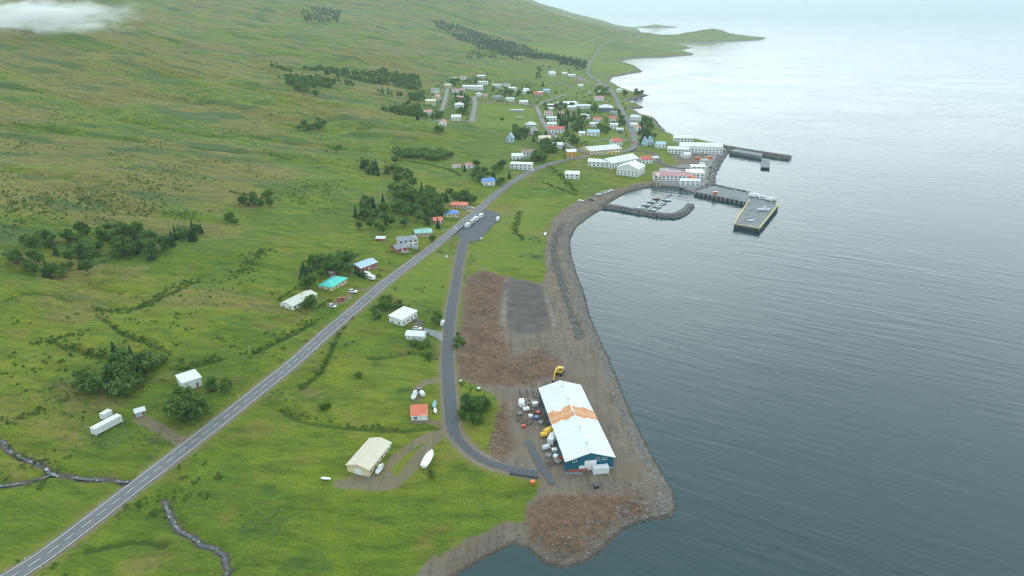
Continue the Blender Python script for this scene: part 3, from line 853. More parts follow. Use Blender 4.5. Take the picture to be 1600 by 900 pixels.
for k in range(24):
    p = fa + (fb-fa)*(k+0.5)/24 + fn*0.35
    link_mesh('fender' if k % 2 else 'fender_post', tyre if k % 2 else plank, None, pier, (p[0], p[1], 1.9 if k % 2 else 0), ang)
for (i, j, n) in ((2,3,9),(3,4,12)):
    a, c = PP[i], PP[j]; d = (c-a)/np.linalg.norm(c-a); nn = np.array((d[1], -d[0]))
    if np.dot(nn, cen-(a+c)/2) > 0: nn = -nn
    for k in range(n):
        p = a + (c-a)*(k+0.5)/n + nn*0.35
        link_mesh('fender', tyre, None, pier, (p[0], p[1], 1.7), math.atan2(d[1], d[0]))
# rubble on the outer side of the causeway
a, c = flat(1116, 291, 0.5), flat(1174, 304, 0.5)
n = 260; f = RNG.uniform(0, 1, n)[:, None]; q = a + (c-a)*f + RNG.normal(0, 1.2, (n, 2)) + np.array((0, 1.2))
tag(rocks('causeway_stones', np.column_stack([q, RNG.uniform(0, 2.4, n)]), RNG.uniform(0.6, 1.2, n), R_DARK), 'stones heaped along the outer side of the pier causeway', None, kind='stuff')
# inner quay beside the outer breakwater and its short jetty
q4 = flats([(1140,237),(1190,246),(1191,241.5),(1150,234)], 3.0)
quay = empty('inner_quay', (0, 0, 0)); tag(quay, 'narrow concrete quay along the inside of the outer breakwater', 'quay')
def ccw(P):
    P = [tuple(p) for p in P]; A = sum(P[i][0]*P[(i+1) % len(P)][1]-P[(i+1) % len(P)][0]*P[i][1] for i in range(len(P)))
    return P if A > 0 else P[::-1]
MB().column(ccw(q4), 1.0, 4.35).build('deck', CONC, quay)
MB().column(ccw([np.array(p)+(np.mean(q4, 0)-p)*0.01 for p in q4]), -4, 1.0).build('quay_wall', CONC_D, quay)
q5 = flats([(1190,246.5),(1203,249),(1203,262),(1189,260.5)], 2.6)
jet = empty('short_jetty', (0, 0, 0)); tag(jet, 'short square ended jetty projecting into the outer basin', 'jetty')
MB().column(ccw(q5), 1.6, 2.6).build('deck', CONC, jet)
for fx in (0.1, 0.5, 0.9):
    for fy in (0.25, 0.6, 0.95):
        p = (q5[0]*(1-fx)+q5[1]*fx)*(1-fy) + (q5[3]*(1-fx)+q5[2]*fx)*fy
        p = p + (np.mean(q5, 0)-p)*0.08
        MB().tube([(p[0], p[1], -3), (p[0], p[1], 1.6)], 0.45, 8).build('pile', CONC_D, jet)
# boat slip at the marina corner
for (px, label) in (([(928,330),(944,333),(940,336),(926,334)], 'southern boat ramp beside the marina breakwater'), ([(938,326),(956,331),(953,334),(936,331)], 'northern boat ramp beside the marina breakwater')):
    pass
# ------------------------------------------------------------------ buildings
WALL = {'W': paint('white_render', (0.74, 0.74, 0.72), 0.8, 0.07, 0.5, stain=(0.45, 0.43, 0.38), stain_amt=0.35),
        'C': paint('cream_render', (0.66, 0.56, 0.34), 0.8, 0.08, 0.5, stain=(0.45, 0.38, 0.24), stain_amt=0.3),
        'Y': paint('yellow_render', (0.62, 0.47, 0.18), 0.8, 0.08, 0.5), 'O': paint('ochre_render', (0.60, 0.32, 0.08), 0.8, 0.08, 0.5),
        'G': paint('grey_render', (0.42, 0.43, 0.43), 0.8, 0.08, 0.5), 'S': paint('slate_cladding', (0.16, 0.20, 0.24), 0.7, 0.1, 0.5),
        'B': paint('blue_cladding', (0.42, 0.54, 0.62), 0.6, 0.08, 0.5), 'R': paint('red_cladding', (0.36, 0.06, 0.045), 0.7, 0.1, 0.6),
        'N': paint('brown_cladding', (0.24, 0.12, 0.08), 0.75, 0.1, 0.6), 'P': paint('petrol_sheet', (0.010, 0.115, 0.165), 0.5, 0.12, 0.3, ribs=3.0),
        'T': paint('tan_render', (0.50, 0.36, 0.27), 0.8, 0.08, 0.5)}
ROOF = {'w': paint('white_sheet', (0.66, 0.68, 0.69), 0.55, 0.05, 0.3, stain=(0.50, 0.49, 0.45), stain_amt=0.4, ribs=2.2),
        'l': paint('light_grey_sheet', (0.55, 0.58, 0.59), 0.5, 0.06, 0.3, stain=(0.42, 0.41, 0.38), stain_amt=0.5, ribs=2.2),
        'c': paint('cream_sheet', (0.60, 0.52, 0.40), 0.6, 0.05, 0.25, stain=(0.62, 0.54, 0.42), stain_amt=0.4, ribs=2.2),
        'g': paint('grey_sheet', (0.22, 0.235, 0.25), 0.6, 0.1, 0.3, ribs=2.2), 'd': paint('dark_sheet', (0.10, 0.105, 0.11), 0.6, 0.1, 0.3, ribs=2.2),
        'p': paint('faded_red_sheet', (0.47, 0.24, 0.24), 0.65, 0.1, 0.3, stain=(0.5, 0.36, 0.33), stain_amt=0.5, ribs=2.2),
        'r': paint('red_sheet', (0.55, 0.11, 0.085), 0.6, 0.1, 0.3, stain=(0.6, 0.28, 0.22), stain_amt=0.5, ribs=2.2),
        's': paint('salmon_sheet', (0.66, 0.17, 0.10), 0.6, 0.1, 0.4, stain=(0.72, 0.40, 0.32), stain_amt=0.7, ribs=2.2),
        'b': paint('blue_sheet', (0.10, 0.24, 0.58), 0.55, 0.08, 0.3, ribs=2.2), 'v': paint('sky_blue_sheet', (0.36, 0.52, 0.66), 0.5, 0.08, 0.3, ribs=2.2),
        't': paint('turquoise_sheet', (0.045, 0.50, 0.42), 0.5, 0.08, 0.3, ribs=2.2), 'e': paint('pale_teal_sheet', (0.24, 0.48, 0.42), 0.55, 0.1, 0.3, ribs=2.2),
        'n': paint('brown_sheet', (0.26, 0.19, 0.16), 0.65, 0.1, 0.3, ribs=2.2), 'a': paint('sand_sheet', (0.58, 0.56, 0.48), 0.6, 0.08, 0.3, ribs=2.2)}
TRIM = paint('white_trim', (0.76, 0.76, 0.74), 0.6, 0.05, 1.0)
gl, t, b = material('window_glass')
t.ln(t.ramp(t.noise(t.new('TexCoord').outputs['Object'], 1.3, 3, 0.6), [(0.35, (0.012, 0.015, 0.018)), (0.75, (0.06, 0.07, 0.08))]), b.inputs['Base Color'])
b.inputs['Roughness'].default_value = 0.08
DOOR_M = {'w': TRIM, 'r': WALL['R'], 'g': WALL['G'], 'n': WALL['N']}
_win = {}
def window_mesh(w, h, kind):
    k = (round(w, 2), round(h, 2), kind)
    if k not in _win:
        if kind == 'frame':
            m = MB()
            for (x0, x1, z0, z1) in ((-w/2-.1, w/2+.1, -.12, 0), (-w/2-.1, w/2+.1, h, h+.1), (-w/2-.1, -w/2, 0, h), (w/2, w/2+.1, 0, h), (-.035, .035, 0, h)):
                m.box(x0, x1, -.07, .05, z0, z1)
            me = m.mesh('window'); me.materials.append(TRIM)
        else:
            me = MB().box(-w/2, w/2, -.035, .04, 0.0, h).mesh('pane'); me.materials.append(gl)
        _win[k] = me
    return _win[k]
def put_window(root, x, y, z, rz, w, h, near):
    f = link_mesh('window', window_mesh(w, h, 'frame' if near else 'pane'), None, root, (x, y, z), rz)
    if near: link_mesh('pane', window_mesh(w, h, 'pane'), None, f)
    return f
BUILT = []
def slab(a, b_, c, d, th):
    """roof plate through four top corners (counter-clockwise from above) with thickness"""
    pts = [a, b_, c, d]
    return [(p[0], p[1], p[2]-th) for p in pts] + pts, [(3,2,1,0),(4,5,6,7),(0,1,5,4),(1,2,6,5),(2,3,7,6),(3,0,4,7)]
def building(name, pos, ang, Ln, Wd, h, roof, rise, wall, rmat, label, cat='house', near=None, win='auto', oh=0.4, chimney=False, doors=1, win_size=None, door_m='n', garage=0, skip_roof=False):
    x, y, z = pos
    near = (y < 620) if near is None else near
    root = empty(name, (x, y, z), ang); tag(root, label, cat)
    wm = WALL.get(wall) if isinstance(wall, str) else wall
    rm = ROOF.get(rmat) if isinstance(rmat, str) else rmat
    hl, hw, dn = Ln/2, Wd/2, -2.2
    if roof == 'gable': ringy = [(-hw, dn), (hw, dn), (hw, h), (0, h+rise), (-hw, h)]
    elif roof == 'mono': ringy = [(-hw, dn), (hw, dn), (hw, h+rise), (-hw, h)]
    else: ringy = [(-hw, dn), (hw, dn), (hw, h), (-hw, h)]
    MB().loft([[(-hl, a, c) for a, c in ringy], [(hl, a, c) for a, c in ringy]]).build('wall', wm, root)
    # a foundation course, a little proud
    MB().box(-hl-.06, hl+.06, -hw-.06, hw+.06, dn-.01, 0.25).build('foundation', WALL['G'], root)
    th = 0.16; k = rise/hw if hw else 0
    if not skip_roof:
        rb = MB(); up = 0.05
        if roof == 'gable':
            for sgn in (-1, 1):
                e = hw + oh; ze = h - k*oh + up
                pts, fs = slab(*([(-hl-oh, sgn*e, ze+th), (hl+oh, sgn*e, ze+th), (hl+oh, 0, h+rise+up+th), (-hl-oh, 0, h+rise+up+th)][::1 if sgn < 0 else -1]), th)
                rb.poly(pts, fs)
        elif roof == 'mono':
            kk = rise/Wd
            pts, fs = slab((-hl-oh, -hw-oh, h-kk*oh+up+th), (hl+oh, -hw-oh, h-kk*oh+up+th), (hl+oh, hw+oh, h+rise+kk*oh+up+th), (-hl-oh, hw+oh, h+rise+kk*oh+up+th), th)
            rb.poly(pts, fs)
        elif roof == 'hip':
            e1, e2 = hl+oh, hw+oh; r = max(hl-hw*0.85, 0.3); z0 = h-0.12+up; z1 = h+rise+up+th
            rb.poly([(-e1,-e2,z0),(e1,-e2,z0),(e1,e2,z0),(-e1,e2,z0),(-e1,-e2,z0+th),(e1,-e2,z0+th),(e1,e2,z0+th),(-e1,e2,z0+th),(-r,0,z1),(r,0,z1)],
                    [(3,2,1,0),(0,1,5,4),(1,2,6,5),(2,3,7,6),(3,0,4,7),(4,5,9,8),(5,6,9),(6,7,8,9),(7,4,8)])
        else:
            rb.box(-hl-oh, hl+oh, -hw-oh, hw+oh, h+0.02, h+0.30)
        ro = rb.build('roof', rm, root)
        if chimney:
            MB().box(hl*0.25, hl*0.25+0.7, -0.35, 0.35, h+rise*0.6, h+rise+1.0).build('chimney', WALL['G'], ro)
        if near and roof in ('gable', 'hip'):
            MB().box(-hl*(1 if roof == 'gable' else .4), hl*(1 if roof == 'gable' else .4), -0.14, 0.14, h+rise+th-0.02, h+rise+th+0.10).build('ridge_cap', rm, ro)
        if near and roof != 'hip':
            for sgn in (-1, 1):
                if roof == 'gable':
                    ze = h - k*oh; MB().box(-hl-oh, hl+oh, sgn*(hw+oh)-.07, sgn*(hw+oh)+.07, ze-.04, ze+.12).build('gutter', TRIM, ro)
    if win:
        ww, wh = win_size or ((1.5, 1.15) if near else (1.8, 1.3))
        floors = 2 if h > 4.6 else 1
        for sgn in (-1, 1):
            # long sides
            rz = 0 if sgn < 0 else math.pi
            facing = -math.cos(ang) * (1 if sgn < 0 else -1)
            if facing < 0.15 or near:
                n = max(1, int(Ln / (3.0 if near else 4.2)))
                for fl in range(floors):
                    zz = 0.95 + fl*2.65
                    for i in range(n):
                        if fl == 0 and doors and i == n//2 and sgn < 0 and n > 1: continue
                        put_window(root, -hl + Ln*(i+0.5)/n, sgn*hw, zz, rz, ww, wh, near)
            # gable ends
            rz2 = math.pi/2 if sgn > 0 else -math.pi/2
            fx = -sgn*math.sin(ang)*-1
            if near or (sgn*math.sin(ang)) < -0.15:
                n = max(1, int(Wd / 4.0))
                for fl in range(floors):
                    for i in range(n):
                        if garage and sgn == garage: continue
                        put_window(root, sgn*hl, -hw + Wd*(i+0.5)/n, 0.95 + fl*2.65, rz2, ww*0.8, wh, near)
    if doors:
        n = max(1, int(Ln / (3.0 if near else 4.2))); xd = -hl + Ln*(n//2+0.5)/n if n > 1 else hl*0.6
        d = MB().box(-.5, .5, -.07, .05, 0.2, 2.25).build('door', DOOR_M[door_m], root, (xd, -hw, 0), 0)
        if near: MB().box(.3, .38, -.14, -.07, 1.15, 1.25).build('handle', TRIM, d)
    if garage:
        g = MB().box(-.08, .05, -1.5, 1.5, 0.1, 2.6).build('garage_door', TRIM, root, (garage*hl, 0, 0), 0 if garage < 0 else math.pi)
    BUILT.append((x, y, max(Ln, Wd)/2))
    return root
def place(u, v, Ln, Wd, ang):
    """centre of a footprint whose front foot shows at (u, v)"""
    p = pick(u, v)
    e = abs(Ln/2*math.sin(ang)) + abs(Wd/2*math.cos(ang))
    d = p[:2]/np.linalg.norm(p[:2])
    c = p[:2] + d*e*0.9
    z = min(float(height(c[0], c[1])), float(height(p[0], p[1])) + 0.8)
    return (c[0], c[1], max(z, 2.2))
def from_edge(u0, v0, u1, v1, Wd, side, z=None):
    """footprint from one long wall's two foot points; side = +1 when the building lies to the left of the line"""
    a, c = pick(u0, v0), pick(u1, v1)
    d = c[:2]-a[:2]; Ln = np.linalg.norm(d); d = d/Ln; n = np.array((-d[1], d[0]))*side
    m = (a[:2]+c[:2])/2 + n*Wd/2
    zz = min(a[2], c[2], float(height(m[0], m[1]))) if z is None else z
    return (m[0], m[1], zz), math.atan2(d[1], d[0]), Ln

# --- the boat yard hall: placed by its eaves
ZW = 4.4
hw_ = 5.2
e0, e1 = flat(885, 720, ZW+hw_), flat(843.5, 607, ZW+hw_)
e2 = flat(958, 711, ZW+hw_)
d = e1-e0; Lh = np.linalg.norm(d); ang_h = math.atan2(d[1], d[0])
nrm_h = np.array((d[1], -d[0]))/Lh
Wh = abs(np.dot(e2-e0, nrm_h))
ctr = (e0+e1)/2 + nrm_h*Wh/2
hall = building('boat_yard_hall', (ctr[0], ctr[1], ZW), ang_h, Lh, Wh, hw_, 'gable', 3.0, 'P', 'w', 'large petrol blue boat yard hall with white and rust streaked roof', 'hall', near=True, win=None, doors=0, skip_roof=True)
rustm, t, b = material('rusty_roof_sheet')
oc = t.new('TexCoord').outputs['Object']
osep = t.new('SeparateXYZ'); t.ln(oc, osep.inputs[0])
dist_ = t.math('ABSOLUTE', t.math('DIVIDE', t.math('SUBTRACT', osep.outputs[0], 0.07*Lh/2), 0.19*Lh/2))
nn = t.math('ADD', t.math('SUBTRACT', 1.0, dist_), t.math('MULTIPLY', t.math('SUBTRACT', t.noise(oc, 0.30, 6, 0.7), 0.5), 2.2))
t.ln(t.ramp(nn, [(0.10, (0.64, 0.66, 0.67)), (0.18, (0.66, 0.50, 0.38)), (0.30, (0.62, 0.27, 0.10)), (0.55, (0.55, 0.20, 0.06)), (0.9, (0.62, 0.33, 0.16))]), b.inputs['Base Color']); b.inputs['Roughness'].default_value = 0.7
hl, hw2, oh, rise = Lh/2, Wh/2, 0.5, 3.0
k = rise/hw2
for sgn in (-1, 1):
    cuts = [(-hl-oh, -hl*0.12, ROOF['w']), (-hl*0.12, hl*0.26, rustm), (hl*0.26, hl+oh, ROOF['w'])]
    for (x0, x1, m) in cuts:
        e = hw2+oh; ze = hw_-k*oh+0.06; zr = hw_+rise+0.06
        pts, fs = slab(*([(x0+.01, sgn*e, ze+.18), (x1-.01, sgn*e, ze+.18), (x1-.01, sgn*0.01, zr+.18), (x0+.01, sgn*0.01, zr+.18)][::1 if sgn < 0 else -1]), .18)
        o = MB().poly(pts, fs).build('roof_section', m, hall)
        if m is rustm: o['label'] = 'rust stained orange stretch of roof'
MB().box(-hl-oh, hl+oh, -.25, .25, hw_+rise+.22, hw_+rise+.34).build('ridge_cap', ROOF['w'], hall)
for sgn in (-1, 1):
    MB().poly(*slab(*([(-hl-oh-.05, sgn*(hw2+oh), hw_-k*oh+.26), (-hl-oh+.35, sgn*(hw2+oh), hw_-k*oh+.26), (-hl-oh+.35, 0, hw_+rise+.26), (-hl-oh-.05, 0, hw_+rise+.26)][::1 if sgn < 0 else -1]), .4)).build('barge_board', TRIM, hall)
    MB().box(-hl-oh, hl+oh, sgn*(hw2+oh)-.12, sgn*(hw2+oh)+.12, hw_-k*oh-.12, hw_-k*oh+.1).build('gutter', TRIM, hall)
for sgn in (-1, 1):
    for i in range(1, 12):
        x = -hl+Lh*i/12
        pts, fs = slab(*([(x-.05, sgn*(hw2+oh-.05), hw_-k*(oh-.05)+.30), (x+.05, sgn*(hw2+oh-.05), hw_-k*(oh-.05)+.30), (x+.05, sgn*.3, hw_+rise-k*.3+.30), (x-.05, sgn*.3, hw_+rise-k*.3+.30)][::1 if sgn < 0 else -1]), .05)
        MB().poly(pts, fs).build('seam', ROOF['w'], hall)
for i in range(5):
    x = -hl*.8+Lh*.2*i
    MB().tube([(x, 0, hw_+rise+.2), (x, 0, hw_+rise+.95)], [.32, .28], 10).build('roof_vent', ROOF['l'], hall); MB().tube([(x, 0, hw_+rise+1.0), (x, 0, hw_+rise+1.2)], [.5, .12], 10).build('vent_cowl', ROOF['l'], hall)
gd = MB().box(-.12, .1, -2.4, 2.4, 0.1, 4.4).build('sliding_door', TRIM, hall, (-hl, -hw2*0.02, 0))
MB().box(-.12, .1, -1.0, 1.0, 0.1, 2.3).build('side_door', TRIM, hall, (-hl, hw2*0.35, 0))
MB().box(-.10, .1, -hw2*0.42, hw2*0.42, 0.0, 0.9).build('red_plinth', paint('rust_red', (0.42, 0.10, 0.05), 0.8, 0.2), hall, (-hl-.03, hw2*0.5, 0))
for i in range(6):
    put_window(hall, -hl+Lh*(i+0.5)/6, hw2, 2.2, math.pi, 2.4, 1.0, True)
    put_window(hall, -hl+Lh*(i+0.5)/6, -hw2, 2.2, 0, 2.4, 1.0, True)
for i, yy in enumerate((-0.62, -0.32, 0.66)):
    put_window(hall, -hl, hw2*yy, 4.3, -math.pi/2, 1.6, 0.9, True)

# --- near houses
p, a, Ln = from_edge(577, 745, 611, 700, 9.5, 1)
cream = building('cream_workshop', p, a, Ln, 9.5, 3.4, 'gable', 1.3, 'C', 'c', 'cream workshop with cream sheet roof on the gravel loop', 'workshop', garage=-1, win_size=(1.3, .9))
p, a, Ln = from_edge(643, 657, 668, 657, 8.0, 1)
building('red_roofed_house', p, a, Ln, 8.0, 3.0, 'gable', 2.6, 'W', 's', 'white house with salmon red roof beside the shore road', door_m='w', win_size=(1.3, 1.2))
p, a, Ln = from_edge(611, 508, 628, 509.5, 13, 1)
pp = pick(627, 506)
building('flat_roofed_house', (pp[0]+0.5, pp[1]+5, pp[2]), math.radians(62), 14, 9.0, 3.9, 'mono', 0.7, 'W', 'w', 'white flat roofed house with stone pile at its side', win_size=(1.8, 1.0))
pp = pick(649, 532)
building('white_garage', (pp[0], pp[1]+3.2, pp[2]), math.radians(-8), 9.5, 6.0, 2.7, 'gable', 1.2, 'W', 'w', 'long white garage below the flat roofed house', 'garage', win_size=(.9, .7), garage=1, doors=0)
p, a, Ln = from_edge(288, 611, 315, 602, 7.2, 1)
building('white_cube_house', p, a, Ln+.5, 8.0, 4.2, 'mono', 0.5, 'W', 'w', 'white boxy house standing alone left of the main road', win_size=(1.3, .9))
p, a, Ln = from_edge(462, 483, 492, 468, 9.0, 1)
building('grey_bungalow', p, a, Ln+4, 9.0, 2.8, 'gable', 1.5, 'W', 'a', 'long bungalow with pale grey roof inside a clipped hedge', chimney=True)
p, a, Ln = from_edge(521, 452, 538, 443, 8.0, 1)
building('turquoise_roofed_house', p, a, Ln+5, 9.5, 2.9, 'hip', 1.9, 'C', 't', 'cream house with bright turquoise hip roof', chimney=True)
pp = pick(577, 425)
building('sky_blue_roofed_house', (pp[0]-4.5, pp[1]+6, pp[2]), math.radians(55), 15, 9.5, 3.6, 'gable', 1.7, 'R', 'v', 'dark red house with sky blue roof above the main road', door_m='w')
pp = pick(516, 432)
building('garden_shed', (pp[0], pp[1]+2, pp[2]), math.radians(60), 4.5, 3.4, 2.3, 'gable', .8, 'N', 'n', 'small brown shed among trees behind the turquoise roof', 'shed', win=None)
pp = pick(634, 386)
building('two_storey_house', (pp[0]+.5, pp[1]+5, pp[2]), math.radians(18), 14, 10, 5.2, 'hip', 1.3, 'W', 'g', 'white two storey house with dark grey hip roof', chimney=True, win_size=(2.0, 1.1))
pp = pick(620, 394)
building('red_house', (pp[0]+1.5, pp[1]+4.5, pp[2]), math.radians(35), 10, 8.5, 3.0, 'gable', 1.6, 'R', 'g', 'red house with white windows and grey roof', door_m='w', win_size=(1.1, 1.5))
pp = pick(595, 377)
building('red_shed', (pp[0], pp[1]+2, pp[2]), math.radians(-5), 6.5, 4, 2.2, 'gable', 1.0, 'R', 'w', 'small red shed with white roof in the meadow', 'shed', win=None)
pp = pick(660, 370)
building('pale_teal_roofed_house', (pp[0], pp[1]+5.5, pp[2]), math.radians(12), 13, 10, 2.9, 'hip', 1.9, 'T', 'e', 'tan bungalow with pale teal hip roof', chimney=True)
pp = pick(683, 349)
building('small_red_house', (pp[0], pp[1]+3, pp[2]), math.radians(20), 7.5, 6, 2.6, 'gable', 1.8, 'R', 's', 'small house with bright red roof among trees', door_m='w')
pp = pick(704, 340)
building('blue_roofed_house', (pp[0]-.5, pp[1]+5.5, pp[2]), math.radians(15), 13, 9, 3.0, 'hip', 1.8, 'C', 'b', 'cream house with cobalt blue roof opposite the car park')
pp = pick(717, 326)
building('coral_roofed_house', (pp[0], pp[1]+5.5, pp[2]), math.radians(-4), 15, 9, 2.9, 'hip', 1.8, 'T', 's', 'tan house with coral red roof above the car park')
pp = pick(762, 290)
building('deep_blue_roofed_house', (pp[0], pp[1]+5, pp[2]), math.radians(20), 12, 9.5, 4.2, 'gable', 2.4, 'W', 'b', 'white and brown house with deep blue roof in a grove', chimney=True)
pp = pick(734, 263)
building('white_red_roof_cottage', (pp[0], pp[1]+4, pp[2]), math.radians(25), 11, 8, 3.4, 'gable', 1.8, 'W', 'p', 'white cottage with faded red roof up the slope')
pp = pick(713, 263)
building('pink_roofed_shed', (pp[0], pp[1]+3, pp[2]), math.radians(10), 9, 6, 2.4, 'gable', 1.3, 'W', 'p', 'low shed with pale pink roof left of the white cottage', 'shed', win=None)
pp = pick(217, 651)
building('grey_hut', (pp[0], pp[1]+1.5, pp[2]), math.radians(35), 3.6, 2.6, 2.0, 'mono', .4, 'G', 'l', 'tiny grey hut by the dirt track', 'hut', win=None)

